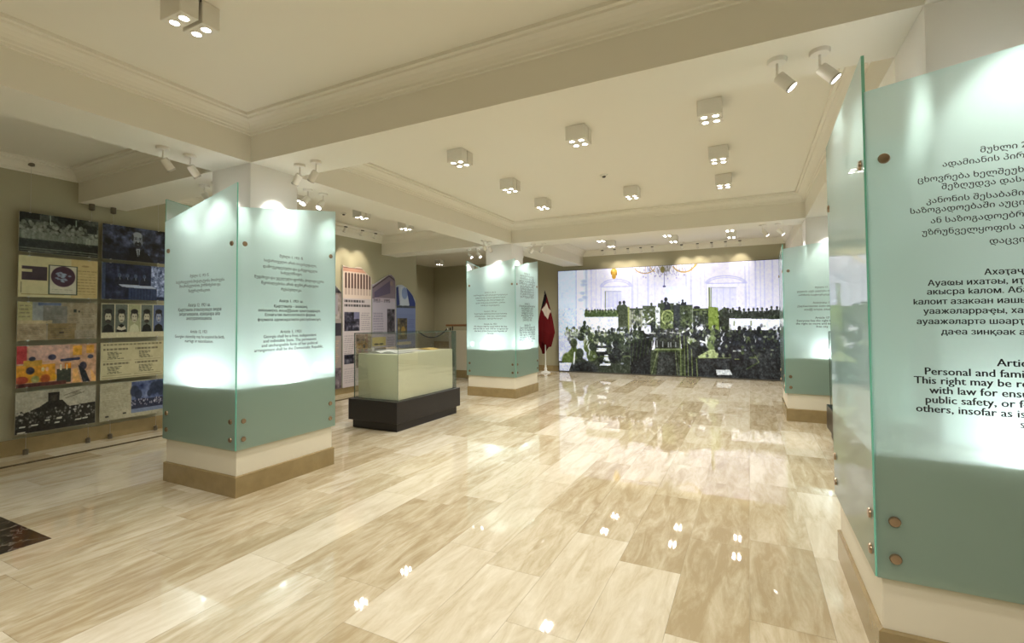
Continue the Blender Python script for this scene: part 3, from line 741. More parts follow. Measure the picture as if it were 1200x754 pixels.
# clerk tables in the middle
for x in (769, 777, 785, 793, 799): A.man(x, 389, 1.7, DK, (40, 44, 50), (210, 216, 230), .4, 1.8)
for x, y in ((766, 391), (778, 391), (790, 390), (797, 391)): A.rect(x, y, x+7, y+1, (206, 214, 224), .8)
for x in (768, 774, 781, 788, 791, 797): A.rect(x, 400+x%3, x+1.3, 408, (186, 194, 206), .6)
A.ell(763, 389, 4.4, 3.4, WH); A.ell(759, 378, 2, 3, WH); A.line(761, 380, 770, 374, 1.8, (216, 222, 232))
# desks rising at the left
for y, c in ((398, (206, 214, 238)), (405, (190, 200, 228)), (413, (216, 222, 244))): A.rect(655, y, 672, y+3, c, .9)
for x0, y0, x1, y1 in ((702, 402, 712, 406), (700, 409, 712, 413), (709, 417, 722, 424), (704, 427, 717, 429.5), (712, 401, 720, 404)): A.poly([(x0+1, y0), (x1+1, y0), (x1, y1), (x0, y1)], (222, 230, 246))
A.rect(690, 406, 742, 408, DK); A.rect(688, 414, 740, 417, (26, 30, 34)); A.rect(700, 418, 742, 420, GR, .6)
for k in range(10): A.man(664+k*3.0, 386+(k % 3)*2, 2.0, (120, 136, 90) if k % 2 else (84, 100, 70), (150, 164, 150), (214, 220, 236), -1, 1.6)
for x, y, r in ((685.5, 379, 2.6), (689, 384, 2.1), (681, 389, 2.4), (699.5, 390, 2.4), (707, 391, 2.6), (716, 390, 3.4), (719, 387, 2.4), (727, 388, 3), (736, 388, 3), (729, 396, 3.2), (738, 397, 3.4), (747, 384, 3.0), (753, 386, 2.8), (746, 394, 2.8)):
    A.man(x, y, r, (40, 50, 40), (44, 54, 44), WH if r < 2.5 or x > 735 else None, -1, 1.7)
A.man(692, 395.5, 4.2, (60, 72, 52), (76, 92, 52), WH, -1, 1.6); A.ell(693, 395, 3.2, 4, (60, 72, 52)); A.man(694, 407, 4.4, (44, 54, 44), (66, 82, 46), WH, -1, 1.3); A.ell(695.5, 407, 3.8, 4.8, (40, 50, 42))
A.man(672.5, 403, 5.6, (50, 60, 42), (78, 94, 52), None, 0, 1.7); A.ell(665, 423, 7, 9, (86, 104, 56)); A.man(680, 415, 6.0, (44, 54, 44), (46, 54, 46), None, 0, 1.9); A.line(673.5, 414, 672.5, 428, 1.6, WH)
A.ell(685, 434, 17, 9, (34, 38, 42)); A.man(722.5, 404, 4, (30, 34, 38), (30, 34, 38), WH, -1, 2.2); A.ell(724, 404, 3.4, 4, (30, 34, 38))
A.poly([(655, 426), (670, 426), (666, 437), (655, 437)], (206, 214, 240)); A.poly([(742, 404), (768, 396), (766, 440), (742, 440)], (26, 29, 34))
for k in range(5): A.line(746+k*5, 402-k, 744+k*4.6, 425-k*2, 1, (56, 68, 44), .8)
# benches and men at the right
for k, (x, yt) in enumerate(((803, 392), (808, 394), (812, 400), (817, 411), (823, 421))): A.line(x, yt, x+1, 444, 1.2, (110, 126, 80), .8)
for x, y, r, f in ((812, 384, 2.4, 0), (820, 381, 2.4, 1), (826, 385, 3.4, 1), (836, 383, 2.8, 1), (845, 384, 2.2, 1), (818, 390, 3.2, 1), (855, 386, 2.4, 1), (833, 392, 3, 0), (860, 394, 4, 1), (876, 386, 3, 0), (882, 389, 4.2, 0), (889, 390, 4, 0), (900, 387, 3.6, 0), (869, 392, 3.8, 0), (906, 392, 3.4, 0), (915, 390, 4, 0), (926, 388, 4, 1), (938, 391, 4, 0), (950, 389, 4, 1), (962, 392, 4, 0)):
    A.man(x, y, r, (26, 30, 36), (30, 34, 42), WH if f else None, -1, 2.0)
A.ell(828, 386, 4.2, 2.6, WH); A.line(805, 391, 814, 386, 2, WH); A.ell(817, 401, 5, 4, (196, 208, 196)); A.ell(819.5, 403, 5, 4, (104, 122, 78)); A.ell(822, 405, 6, 4, (40, 46, 46)); A.line(828, 401, 835, 403, 2, WH)
A.man(843, 391, 4, (84, 98, 70), (110, 128, 92), None, 0, 1.2); A.ell(838, 401, 4, 8, (210, 218, 222)); A.ell(842, 405, 5.5, 10, (96, 114, 76)); A.poly([(825, 419), (840, 411), (850, 412), (850, 421), (826, 421)], (160, 176, 132)); A.ell(849, 406, 4, 9, (40, 46, 46))
A.man(857, 398, 3.4, DK, (28, 32, 40), WH, -1, 2.4); A.man(872, 402, 5, DK, (26, 28, 36), None, 0, 2.2); A.man(884, 394, 3, DK, DK, WH, -.4, 1.5); A.man(897, 396, 3, DK, DK, WH, -.4, 1.6)
A.poly([(824, 421), (866, 421), (866, 427), (826, 427)], (30, 33, 40)); A.rect(824, 420.5, 866, 421.4, (120, 136, 90), .7); A.poly([(847, 435), (864, 435), (867, 441), (848, 441)], (196, 204, 214)); A.rect(868, 412, 878, 413.5, (190, 200, 200), .8)
A.line(885, 434, 900, 426, 1.6, (70, 84, 54), .8); A.line(900, 426, 895, 418, 1.2, (84, 98, 66), .8); A.rect(888, 420, 898, 421.5, (88, 104, 60), .7); A.rect(870, 422, 876, 423, (150, 164, 100), .7)
for (x0, x1, y0, y1, n) in ((662, 742, 384, 402, 120), (742, 803, 378, 400, 110), (803, 960, 382, 402, 230), (828, 960, 400, 420, 90), (690, 742, 400, 428, 60), (803, 838, 366, 384, 60), (744, 776, 362, 384, 70)):
    for k in range(n):
        x, y = x0+A.rng.random()*(x1-x0), y0+A.rng.random()*(y1-y0)
        c = (DK, GD, GR, (150, 164, 140), LAV)[A.rng.choice(5, p=(.32, .25, .22, .11, .10))]
        A.ell(x, y, .5+A.rng.random()*1.6, .5+A.rng.random()*1.8, c, .35+.45*A.rng.random(), .6)
A.noise(13, 1.6, A.inside(650, 362, 975, 460)); A.noise(7, 9, A.inside(650, 384, 975, 460)); A.noise(4, 2.5)
sheet('printed_face', A, (mx0+.012, 12.857, mz1-.008), (mx1-mx0-.024, 0, 0), (0, 0, -(mz1-mz0)+.012), MURAL, mu)

# ================================================================== HANGING BOARDS
def board(label, y0, y1, z0, z1, art):
    t = thing('info_board', label, 'display board', (-7.41, (y0+y1)/2, (z0+z1)/2), 'photo boards hung on cables on the left wall')
    hy, hz = (y1-y0)/2, (z1-z0)/2
    obj('backing', MB().box(-.008, .006, -hy, hy, -hz, hz), t, mats=BOARD)
    sheet('printed_face', art, (.0075, -hy, hz), (0, 2*hy, 0), (0, 0, -2*hz), PRINT, t)
    for sy in (-1, 1):
        for sz in (-1, 1):
            obj('clip', MB().box(-.006, .012, sy*(hy-.09)-.01, sy*(hy-.09)+.01, sz*hz-.006, sz*hz+.006), t, mats=STEEL)
def ba(bg): return Art(150, 92, ((0, 0), (100, 0), (100, 56), (0, 56)), bg)
ART = []
a = ba((46, 52, 50))                                    # a crowd in pale shirts
a.noise(30, 12)
for k in range(150):
    x, y = a.rng.random()*100, 12+a.rng.random()*16; g = 90+a.rng.random()*70; a.ell(x, y, 2.2, 2.6, (g, g+6, g), .8)
for k in range(26): x = 2+k*4; g = 110+50*a.rng.random(); a.ell(x, 31+a.rng.random()*4, 3.6, 7, (g, g+8, g+2), .85); a.rect(x-2.5, 37, x+2, 50, (24, 28, 28), .8)
a.rect(0, 0, 24, 9, (28, 30, 30)); a.rect(36, 0, 37.4, 14, (150, 165, 155)); a.rect(69, 2, 70.4, 12, (150, 165, 155)); a.rect(84, 8, 98, 20, (26, 34, 36)); a.rect(0, 49.5, 100, 51, (110, 118, 108)); a.rect(0, 53, 100, 54, (130, 138, 126)); a.noise(9, 2)
ART.append(a)
a = ba((206, 200, 160)); a.rect(64, 0, 100, 56, (200, 182, 132)); a.textlines(68, 14, 98, 52, 9, (120, 104, 70), .6, .12, .05); a.rect(4, 14, 34, 33, (62, 42, 56)); a.rect(3.5, 18, 16, 22, (206, 200, 160)); a.rect(35.5, 10, 72.5, 52, (52, 68, 58)); a.rect(37, 11.5, 71, 50.5, (206, 204, 190)); a.ell(54, 26, 15.5, 14.5, (66, 34, 58), 1, .05)
for k in range(26): an = a.rng.random()*6.28; rr = a.rng.random(); a.ell(54+9*rr*math.cos(an), 26+8*rr*math.sin(an), 2.2, 1.1, (150, 168, 196), .8)
a.line(3.5, 36, 3.5, 50, .8, (60, 60, 60)); a.line(4, 52, 55, 52, .7, (140, 120, 80)); a.textlines(40, 43, 68, 49, 2, (150, 150, 140), .6, .15); a.ell(83, 9, 5, 1.4, (160, 140, 96)); a.noise(4, 6)
ART.append(a)
a = ba((150, 142, 122)); a.rect(0, 0, 17, 28, (176, 172, 126)); a.rect(17, 0, 30, 30, (150, 156, 160)); a.rect(30, 6, 60, 34, (124, 124, 120)); a.rect(24, 1, 52, 5, (96, 112, 150)); a.rect(60, 3, 100, 42, (158, 148, 126)); a.rect(0, 27, 41, 32, (192, 178, 140)); a.rect(0, 32, 34, 56, (172, 156, 128)); a.poly([(36, 32), (72, 32), (70, 56), (36, 56)], (132, 114, 76)); a.rect(70, 42, 100, 56, (150, 142, 126))
for x0, y0, x1, y1, n in ((2, 3, 15, 24, 4), (33, 16, 58, 32, 6), (62, 18, 76, 40, 8), (79, 8, 97, 40, 12), (2, 35, 30, 54, 8), (72, 44, 98, 54, 4), (40, 38, 66, 54, 5)): a.textlines(x0, y0, x1, y1, n, (96, 90, 78), .5, .2)
a.rect(68, 10, 72, 15, (50, 60, 56)); a.rect(74, 12, 77, 15, (60, 60, 56)); a.rect(50, 44, 56, 47, (60, 50, 40)); a.rect(30, 8, 36, 28, (120, 120, 118), .6); a.noise(10, 5)
ART.append(a)
a = ba((196, 158, 132)); a.rect(0, 0, 12, 24, (180, 52, 56)); a.rect(14, 0, 64, 22, (202, 166, 156)); a.rect(0, 26, 46, 50, (212, 148, 30)); a.rect(8, 20, 30, 28, (196, 152, 48)); a.rect(68, 2, 80, 16, (222, 166, 62)); a.rect(86, 2, 97, 14, (216, 160, 70)); a.rect(58, 26, 66, 36, (220, 140, 20))
for x, y, rx, ry, c in ((16, 34, 5, 5, (36, 40, 72)), (18, 18, 4, 3, (30, 34, 66)), (42, 17, 5, 4, (32, 36, 70)), (92, 19, 4, 3, (50, 60, 90)), (6, 46, 8, 5, (150, 50, 34)), (22, 46, 5, 5, (150, 160, 96)), (34, 46, 6, 6, (170, 80, 30)), (44, 45, 4, 5, (226, 168, 30)), (82, 32, 5, 6, (40, 44, 70)), (31, 33, 2, 3, (230, 220, 180)), (36, 33, 2, 3, (200, 160, 140))): a.ell(x, y, rx, ry, c, .9)
a.rect(48, 34, 66, 54, (46, 52, 44)); a.poly([(75, 30), (82, 56), (92, 56), (86, 40)], (44, 50, 60)); a.line(54, 22, 76, 21, 4, (40, 48, 84)); a.poly([(68, 36), (74, 34), (80, 56), (68, 56)], (226, 176, 110)); a.poly([(92, 36), (100, 50), (100, 56), (94, 56)], (226, 176, 110)); a.rect(0, 51, 60, 56, (84, 40, 36)); a.rect(52, 28, 54, 36, (230, 226, 200)); a.rect(60, 28, 61.5, 36, (230, 226, 200)); a.noise(14, 4, tint=(1, .8, .7)); a.noise(8, 9)
ART.append(a)
a = ba((170, 168, 154)); a.noise(10, 10); a.poly([(0, 32), (28, 22), (40, 14), (56, 16), (64, 26), (100, 24), (100, 56), (0, 56)], (38, 36, 34)); a.rect(38, 4, 52, 26, (34, 32, 32)); a.rect(41, 8, 49, 16, (58, 54, 50))
for k in range(210):
    x, y = a.rng.random()*100, 26+a.rng.random()*22; g = a.rng.choice((30, 60, 120, 180), p=(.3, .3, .25, .15)); a.ell(x, y, 1.3, 1.5, (g, g, g-4), .8)
for x, y, ww in ((4, 46, 8), (18, 45, 9), (34, 41, 7), (48, 40, 8), (72, 46, 9), (82, 45, 8), (2, 53, 10), (46, 46, 7)): a.poly([(x+1, y), (x+ww, y), (x+ww-1, y+2), (x, y+2)], (200, 200, 190))
a.line(58, 10, 80, 4, .8, (90, 88, 78)); a.line(60, 14, 84, 8, .8, (90, 88, 78)); a.ell(74, 8, 6, 2, (120, 118, 104), .7); a.noise(7, 2)
ART.append(a)
a = ba((52, 58, 82)); a.noise(34, 9, tint=(.9, 1, 1.3)); a.rect(0, 34, 40, 56, (36, 40, 60), .7); a.rect(0, 44, 100, 56, (24, 26, 38), .6); a.poly([(38, 50), (44, 40), (58, 36), (70, 42), (80, 56), (36, 56)], (20, 20, 26)); a.ell(54, 20, 8.6, 12, (134, 144, 164)); a.ell(53, 12, 7.4, 5, (156, 166, 184)); a.ell(45.4, 17, 1.8, 6, (50, 54, 68)); a.ell(62.6, 17, 1.8, 6, (50, 54, 68)); a.line(48.5, 16.6, 52, 16.4, 1, (44, 48, 60)); a.line(56, 16.4, 59.5, 16.6, 1, (44, 48, 60)); a.ell(50.4, 18.6, 1.5, .9, (40, 44, 56)); a.ell(57.6, 18.6, 1.5, .9, (40, 44, 56)); a.ell(54, 28, 5.6, 5.6, (46, 50, 64)); a.ell(54, 22.4, 1.3, 2.6, (160, 170, 186)); a.ell(54, 25.8, 4.8, 1.3, (36, 40, 50)); a.ell(54, 28, 1.8, .6, (110, 116, 130)); a.poly([(51, 35), (57.5, 35), (56, 48), (53.5, 48)], (160, 168, 184)); a.line(54.5, 37, 55, 50, 1.6, (20, 22, 30)); a.noise(5, 2)
ART.append(a)
a = ba((26, 34, 66)); a.noise(16, 9); a.rect(76, 0, 100, 50, (120, 136, 180)); a.noise(40, 3, a.inside(76, 0, 100, 50)); a.rect(0, 0, 5, 56, (60, 74, 110)); a.rect(22, 4, 26, 36, (52, 60, 96))
for k, x in enumerate((26, 38, 51, 65)): a.man(x, 18, 3, (70, 84, 120), (24, 30, 54), (176, 186, 206), .2, 2.2)
a.poly([(24, 32), (78, 33), (90, 39), (30, 36)], (176, 190, 220)); a.rect(40, 37, 86, 56, (34, 48, 86), .9)
for k in range(9): a.line(42+k*5, 38, 42+k*5, 56, .9, (60, 80, 124), .7)
a.noise(6, 2)
ART.append(a)
a = ba((200, 196, 168))
for k in range(5):
    x0 = k*20; bgc = ((70, 76, 70), (96, 104, 98), (158, 162, 130), (100, 110, 104), (90, 104, 140))[k]
    a.rect(x0+.7, 1, x0+19.3, 47, bgc); a.poly([(x0+2, 47), (x0+4, 37), (x0+10, 33), (x0+16, 37), (x0+18, 47)], (24, 26, 28) if k != 2 else (196, 198, 170)); a.ell(x0+10, 20, 6, 9.4, (38, 38, 40)); a.ell(x0+10, 22.5, 4.8, 8.6, (184, 180, 160) if k < 4 else (140, 150, 180)); a.ell(x0+10, 12.5, 5.6, 4, (34, 34, 36)); a.ell(x0+8, 21, 1.2, .7, (40, 40, 40)); a.ell(x0+12.2, 21, 1.2, .7, (40, 40, 40)); a.ell(x0+10, 27.5, 2, .7, (90, 70, 64)); a.ell(x0+10, 24, .8, 1.6, (200, 196, 176))
    if k in (0, 3): a.ell(x0+10, 29, 4, 3, (60, 56, 54))
    if k == 1: a.poly([(x0+5, 36), (x0+10, 40), (x0+15, 36), (x0+17, 42), (x0+10, 44), (x0+3, 42)], (196, 192, 176))
a.noise(5, 2)
ART.append(a)
a = ba((196, 190, 156)); a.textlines(4, 2, 96, 5, 1, (110, 106, 84), .8, .4, 0)
for x0 in (6, 54):
    for y0 in (9, 31): a.textlines(x0-2, y0, x0+38, y0+3, 1, (96, 92, 76), .75, .45, .1); a.textlines(x0+4, y0+5, x0+30, y0+17, 6, (80, 78, 66), .8, .3, .5); a.line(x0-3, y0+19.5, x0+40, y0+19.5, .5, (120, 114, 90))
a.line(3, 54, 97, 54, .8, (120, 112, 90)); a.noise(4, 8)
ART.append(a)
a = ba((172, 168, 146)); a.noise(6, 8); a.textlines(4, 4, 42, 44, 16, (140, 138, 120), .5, .25); a.rect(8, 49, 13, 51.5, (50, 50, 48)); a.rect(34, 47, 39, 49.5, (50, 50, 48)); a.rect(47, 1, 100, 50, (86, 100, 142)); a.noise(22, 8, a.inside(47, 1, 100, 50))
for x, y, r in ((52, 16, 7), (58, 22, 6), (84, 14, 8), (92, 12, 8), (96, 20, 6), (76, 22, 4)): a.ell(x, y, r, r*1.3, (40, 50, 74), .85)
a.rect(47, 30, 100, 44, (44, 50, 76)); a.rect(47, 44, 100, 50, (120, 134, 166))
for k in range(70): x = 47+a.rng.random()*53; g = a.rng.choice((40, 150, 190)); a.ell(x, 30+a.rng.random()*10, .9, 1.6, (g, g, g+20), .8)
a.noise(5, 2)
ART.append(a)
zrows = ((2.32, 2.775), (1.80, 2.275), (1.30, 1.745), (.765, 1.238), (.24, .712))
bl = ['black and white group photo board of a crowd in pale shirts, top left', 'cream document board with a purple oval seal, second down in left column', 'grey beige newspaper collage board in the middle of the left column', 'colourful orange and pink painting board, fourth down in left column', 'black and white assembly hall photo board at the bottom left',
      'bluish portrait board of a bearded man in suit, top right', 'dark blue board of seated men at a long table, second in right column', 'board with five portraits side by side, middle of the right column', 'cream printed list board with four text blocks, fourth in right column', 'pale document and blue crowd photo board, bottom of right column']
k = 0
for (y0, y1) in ((2.345, 3.08), (3.125, 3.86)):
    for z0, z1 in zrows: board(bl[k], y0, y1, z0, z1, ART[k]); k += 1
for n, (y, zt) in enumerate(((2.446, ZC), (3.02, ZS), (3.25, ZS), (3.78, ZC))):
    t = thing('hanging_cable', f'thin steel cable holding the photo boards, {("first", "second", "third", "fourth")[n]} from the left', 'cable', (-7.43, y, 0), 'steel cables of the photo boards')
    obj('wire', MB().tube([(0, 0, .03), (0, 0, zt-.02)], .0016, 6), t, mats=STEEL)
    obj('floor_anchor', MB().lathe([(.024, 0), (.024, .055), (.006, .062)], 14), t, mats=ANCHOR, smooth=True)
    obj('ceiling_anchor', MB().lathe([(.006, zt-.085), (.03, zt-.075), (.03, zt)], 16), t, mats=ANCHOR, smooth=True)

# ================================================================== ARCH TOPPED POSTERS
def poster(label, y0, y1, z1, top, art):
    """top: outline of the head as (fraction, height) pairs; print and backing follow it"""
    z0 = .13
    t = thing('shaped_poster', label, 'poster', (-7.45, (y0+y1)/2, 0), 'tall posters with building shaped tops')
    hy = (y1-y0)/2
    out = [(-hy+2*hy*f, z) for f, z in top]
    vs = []; n = len(out)
    for xx in (-.026, 0.0): vs += [(xx, yy, zz) for yy, zz in out]+[(xx, yy, z0) for yy, _ in out]
    fs = []
    for j in range(n-1):
        fs.append((2*n+j, 3*n+j, 3*n+j+1, 2*n+j+1)); fs.append((j, j+1, n+j+1, n+j))
        fs.append((j, 2*n+j, 2*n+j+1, j+1)); fs.append((n+j+1, 3*n+j+1, 3*n+j, n+j))
    fs.append((0, n, 3*n, 2*n)); fs.append((n-1, 2*n+n-1, 4*n-1, 2*n-1))
    obj('backing', MB().add(vs, fs), t, mats=BOARD)
    u = np.linspace(0, 1, art.nx); zt = np.interp(u, [f for f, _ in top], [z for _, z in top])
    zz = z1+(z0-z1)*np.linspace(0, 1, art.ny)[:, None]
    mask = zz <= zt[None, :]+1e-6
    sheet('printed_face', art, (.0015, -hy, z1), (0, 2*hy, 0), (0, 0, z0-z1), PRINT, t, mask)
def pa(bg): return Art(96, 250, ((0, 0), (80, 0), (80, 253), (0, 253)), bg)
# poster 1: colonnade
a = pa((196, 186, 190)); a.rect(0, 0, 80, 70, (214, 196, 186)); a.rect(0, 7, 80, 14, (196, 150, 132)); a.rect(0, 5, 80, 7, (120, 90, 80))
for k in range(9): x = 5+k*8.4; a.ell(x+3, 20, 2.6, 4, (70, 46, 44)); a.rect(x+.4, 20, x+5.6, 48, (84, 58, 54)); a.rect(x+.4, 48, x+5.6, 62, (180, 160, 152))
a.textlines(4, 72, 60, 78, 1, (60, 56, 60), .9, .4, 0); a.textlines(4, 81, 76, 88, 1, (60, 56, 60), .9, .4, 0)
a.rect(4, 98, 46, 138, (44, 40, 56)); a.noise(40, 8, a.inside(4, 98, 46, 138)); a.rect(30, 98, 46, 112, (150, 150, 186), .7); a.textlines(50, 98, 78, 138, 9, (130, 124, 136), .6, .25)
a.textlines(4, 146, 30, 190, 10, (130, 124, 136), .6, .25); a.rect(36, 146, 80, 186, (120, 108, 92)); a.noise(34, 9, a.inside(36, 146, 80, 186)); a.rect(4, 186, 30, 206, (44, 44, 60)); a.noise(26, 6, a.inside(4, 186, 34, 206)); a.rect(36, 187, 80, 216, (96, 84, 74)); a.noise(34, 8, a.inside(36, 187, 80, 216)); a.textlines(4, 214, 34, 246, 7, (140, 134, 146), .5, .25)
P1 = a
a = pa((172, 166, 182)); a.poly([(0, 34), (50, 6), (68, 0), (80, 12), (80, 60), (0, 60)], (118, 104, 118)); a.poly([(6, 46), (60, 16), (62, 46), (6, 60)], (84, 74, 100)); a.line(2, 36, 56, 5, 2.5, (50, 38, 40)); a.line(56, 4, 78, 14, 2.5, (50, 38, 40)); a.ell(66, 22, 5, 6, (136, 118, 116)); a.rect(8, 58, 80, 66, (172, 160, 176))
a.textlines(4, 92, 40, 140, 8, (120, 114, 134), .6, .3); a.rect(50, 84, 78, 140, (52, 46, 54)); a.noise(34, 9, a.inside(50, 84, 78, 140)); a.rect(0, 150, 46, 170, (196, 182, 120)); a.ell(14, 166, 8, 2.4, (50, 46, 40)); a.ell(30, 166, 8, 2, (50, 46, 40)); a.textlines(50, 150, 78, 214, 12, (120, 114, 134), .6, .3); a.rect(6, 174, 46, 204, (56, 52, 60)); a.noise(24, 8, a.inside(6, 174, 46, 204)); a.textlines(4, 212, 46, 246, 7, (120, 114, 134), .5, .3)
P2 = a
a = pa((112, 126, 172)); a.poly([(0, 0), (80, 0), (80, 60), (0, 60)], (170, 180, 200)); a.poly([(0, 10), (8, 6), (14, 56), (0, 60)], (34, 46, 104)); a.poly([(40, 4), (60, 12), (80, 50), (80, 60), (52, 60)], (38, 56, 124)); a.poly([(16, 6), (40, 4), (54, 56), (16, 58)], (186, 196, 214)); a.ell(34, 24, 12, 16, (96, 120, 180), .7); a.rect(0, 58, 80, 64, (70, 76, 86)); a.rect(0, 80, 80, 253, (108, 122, 168))
a.rect(4, 92, 44, 150, (84, 76, 58)); a.noise(34, 10, a.inside(4, 92, 44, 150), (1, .9, .5)); a.ell(28, 126, 9, 12, (176, 140, 60), .8); a.textlines(48, 94, 78, 150, 10, (84, 96, 140), .6, .3); a.rect(2, 156, 60, 164, (190, 180, 160)); a.rect(2, 172, 76, 206, (74, 76, 96)); a.noise(30, 10, a.inside(2, 172, 76, 206)); a.rect(2, 194, 76, 210, (40, 42, 50)); a.ell(52, 184, 15, 8, (46, 50, 80)); a.textlines(4, 216, 76, 246, 6, (84, 96, 140), .5, .3)
P3 = a
a = pa((150, 140, 138)); a.rect(0, 0, 80, 30, (60, 54, 60)); a.noise(20, 9, a.inside(0, 0, 80, 90)); a.rect(10, 34, 70, 80, (150, 142, 150)); a.rect(0, 100, 80, 130, (50, 46, 56)); a.textlines(4, 140, 76, 200, 12, (190, 164, 140), .7, .3); a.rect(0, 205, 80, 253, (100, 90, 100)); a.noise(20, 8, a.inside(0, 205, 80, 253))
P0 = a
poster('poster with a dark domed top, half hidden behind the near left column glass', 6.42, 7.17, 2.32, [(0, 2.02), (.3, 2.28), (.5, 2.32), (.7, 2.28), (1, 2.08)], P0)
poster('tall poster topped by a white colonnade of a classical building', 7.21, 8.03, 2.66, [(0, 2.64), (.15, 2.62), (.4, 2.61), (.5, 2.64), (.62, 2.64), (.75, 2.57), (1, 2.44)], P1)
poster('grey poster topped by the gable of a roof, middle of three seen', 8.06, 8.83, 2.57, [(0, 2.30), (.1, 2.31), (.66, 2.54), (.8, 2.57), (.96, 2.50), (1, 2.42)], P2)
poster('blue poster topped by a glass dome, beside the wall corner', 8.86, 9.58, 2.36, [(0, 2.30), (.1, 2.34), (.3, 2.35), (.55, 2.28), (.8, 2.15), (1, 2.0)], P3)
for o in list(bpy.data.objects):
    if o.name.startswith('shaped_poster'):
        if 'gable' in o['label']: lettering('lettering', [('1953 - 1995', -.36, 1.905, 'LEFT')], ((.0035, 0, 0), (0, 1, 0)), o, .115, .025)
        if 'glass dome' in o['label']: lettering('lettering', [('1995 - 2016', -.33, 1.80, 'LEFT')], ((.0035, 0, 0), (0, 1, 0)), o, .085, .02)

# ================================================================== SHOWCASES
def showcase(label, loc, contents=True):
    t = thing('glass_showcase', label, 'showcase', loc)          # loc: near right corner of the box on the floor
    obj('black_base', MB().box(-.87, 0, 0, 1.55, .115, .405, b=.005), t, mats=BLACKL)
    obj('recessed_foot', MB().box(-.83, -.04, .05, 1.5, 0, .116), t, mats=BLACKL)
    obj('plinth', MB().box(-.81, -.085, .13, 1.46, .405, 1.03, b=.004), t, mats=PLINTH)
    x0, x1, y0, y1, z0, z1, th = -.865+.03, -.04-.01, .075, 1.51, .406, 1.315, .008
    P = MB
    def pane(a, e):
        mb = MB(); mb.box(*a); mb.mi = [1]*6
        for i in e: mb.mi[i] = 0
        return obj('glass_pane', mb, t, mats=[CLEARG, EDGED])
    pane((x0, x1, y0, y0+th, z0, z1), (2, 4)); pane((x0, x1, y1-th, y1, z0, z1), (2, 4))
    pane((x0, x0+th, y0+th+.001, y1-th-.001, z0, z1), (3, 5)); pane((x1-th, x1, y0+th+.001, y1-th-.001, z0, z1), (3, 5))
    pane((x0, x1, y0, y1, z1+.001, z1+th), (0, 1))
    obj('corner_post', MB().box(x1-.07, x1-.012, y1-.03, y1-.012, z0, z1-.001), t, mats=principled('smoked_seal', (.12, .16, .13), .3))
    return t
showcase('cream showcase with glass cover on a black base beside the near left column', (-4.22, 5.03, 0))
showcase('dark based showcase seen as a sliver behind the near right column', (1.71, 5.62, 0))
# things in the showcase
def leaf(name, label, cat, loc, rz, w_, d_, m, n=8, lift=.012):
    t = thing(name, label, cat, loc); t.rotation_euler = (0, 0, rz)
    mb = MB(); vs = []
    for i in range(n+1):
        u = i/n; h = lift*math.sin(math.pi*u)*(1 if u < .5 else 1)+.002
        for y in (-d_/2, d_/2): vs.append((-w_/2+w_*u, y, h))
    k = len(vs); vs += [(x, y, 0) for x, y, z in vs]
    fs = []
    for i in range(n):
        a = 2*i; fs.append((a, a+2, a+3, a+1)); fs.append((k+a, k+a+1, k+a+3, k+a+2)); fs.append((a, k+a, k+a+2, a+2)); fs.append((a+1, a+3, k+a+3, k+a+1))
    fs.append((0, 1, k+1, k)); fs.append((2*n, k+2*n, k+2*n+1, 2*n+1))
    obj('page', mb.add(vs, fs), t, mats=m, smooth=False)
    return t
bk = thing('open_book', 'open grey book lying on the near end of the showcase plinth', 'book', (-4.68, 5.42, 1.03)); bk.rotation_euler = (0, 0, R(6))
for s in (-1, 1):
    mb = MB(); vs = []; n = 8
    for i in range(n+1):
        u = i/n; z = .035*math.sin(math.pi*min(1, u*1.05))*(1-u*.4)+.006
        for y in (-.2, .2): vs.append((s*.27*u, y, z))
    k = len(vs); vs += [(x, y, 0) for x, y, z in vs]; fs = []
    for i in range(n):
        q = 2*i; fs += [(q, q+2, q+3, q+1), (k+q, k+q+1, k+q+3, k+q+2), (q, k+q, k+q+2, q+2), (q+1, q+3, k+q+3, k+q+1)]
    fs += [(0, 1, k+1, k), (2*n, k+2*n, k+2*n+1, 2*n+1)]
    obj('page_block', mb.add(vs, fs), bk, mats=PAPER)
obj('cover', MB().box(-.285, .285, -.21, .21, -.0, .004), bk, mats=principled('book_cover', (.2, .19, .17), .6))
leaf('document', 'grey paper sheet lying behind the open book in the showcase', 'document', (-4.72, 5.92, 1.03), R(-8), .40, .34, PAPER, lift=.008)
leaf('document', 'yellow paper document at the far end of the showcase', 'document', (-4.66, 6.28, 1.03), R(10), .34, .26, YELLOWP, lift=.02)

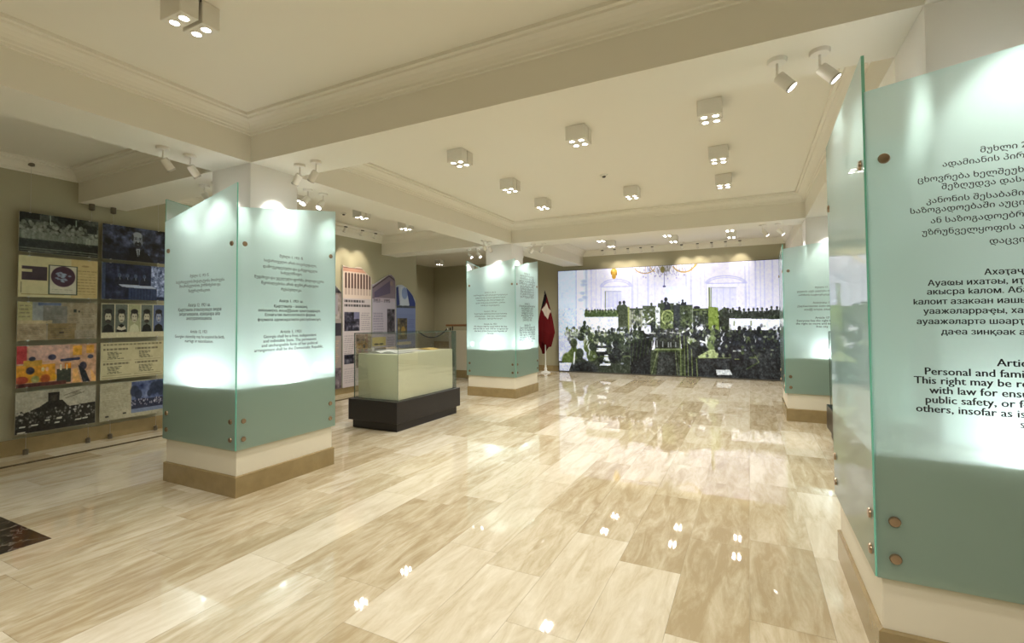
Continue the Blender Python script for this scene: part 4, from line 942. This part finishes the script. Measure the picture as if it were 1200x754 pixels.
# ================================================================== ROPE BARRIER
rp = thing('barrier_rope', 'black rope hanging in a curve across the stair opening', 'rope', (-7.5, 9.72, 0))
A0, A1 = Vector((.03, -.03, 1.235)), Vector((.40, .74, 1.27))
pts = [A0.lerp(A1, i/16)+Vector((0, 0, -.2*4*(i/16)*(1-i/16))) for i in range(17)]
obj('rope', MB().tube(pts, .016, 10), rp, mats=ROPE, smooth=True)
obj('wall_hook', MB().lathe([(.02, -.03), (.02, 0), (.012, .02)], 12, Matrix.Translation((.03, -.03, 1.235))), rp, mats=STEEL, smooth=True)
obj('post_hook', MB().lathe([(.02, -.03), (.02, 0), (.012, .02)], 12, Matrix.Translation((.40, .74, 1.27))), rp, mats=STEEL, smooth=True)

# ================================================================== FLAG
fg = thing('flag', 'maroon flag with black and white corner draped on a white stand', 'flag', (-5.14, 12.42, 0))
obj('stand_base', MB().lathe([(.14, 0), (.14, .02), (.10, .035), (.05, .05), (.035, .09), (.045, .12), (.028, .15), (.022, .22)], 28), fg, mats=WHITEP, smooth=True)
obj('pole', MB().lathe([(.014, .2), (.014, 2.22)], 14), fg, mats=WHITEP, smooth=True)
obj('finial', MB().lathe([(.014, 2.2), (.024, 2.23), (.018, 2.26), (.003, 2.31)], 14), fg, mats=BLACKI, smooth=True)
nu, nv = 64, 70
f = Art(nu, nv, ((0, 0), (1, 0), (1, 1), (0, 1)), (96, 22, 26))
X_, Y_ = f.X, f.Y        # X: around the drape (0..1, .0-.5 faces the room), Y: top to hem
sx = (X_*2) % 1.0
f.img[(Y_ < .44-.46*(sx-.0)) & (Y_ < .46)] = (24, 20, 26)
dm = (abs(sx-.66)/.36+abs(Y_-.335)/.150 < 1)
f.img[dm] = (206, 196, 184)
o = sheet('cloth', f, (0, 0, 0), (1, 0, 0), (0, 0, -1), CLOTH, fg)
me = o.data; co = np.zeros(len(me.vertices)*3); me.vertices.foreach_get('co', co); co = co.reshape(-1, 3)
u = co[:, 0].copy(); v = -co[:, 2].copy()
a_ = math.pi+u*2*math.pi                       # starts at the left, passes the room side (-Y)
wid = .02+.27*np.clip(v/.75, 0, 1)**.8; wid = np.where(v > .75, .29-.10*(v-.75)/.25, wid)
fold = 1+.16*np.sin(a_*5+v*3)*np.clip(v*3, 0, 1)
hem = .60+.22*np.abs(np.cos(a_/2+.55))**1.5+.09*np.sin(a_*2)
zt = 2.22; z = zt-(zt-hem)*v
co[:, 0] = np.cos(a_)*wid*.86*fold+.01; co[:, 1] = np.sin(a_)*wid*.45*fold; co[:, 2] = z
me.vertices.foreach_set('co', co.ravel()); me.shade_smooth(); me.update()
sm = o.modifiers.new('thickness', 'SOLIDIFY'); sm.thickness = .004
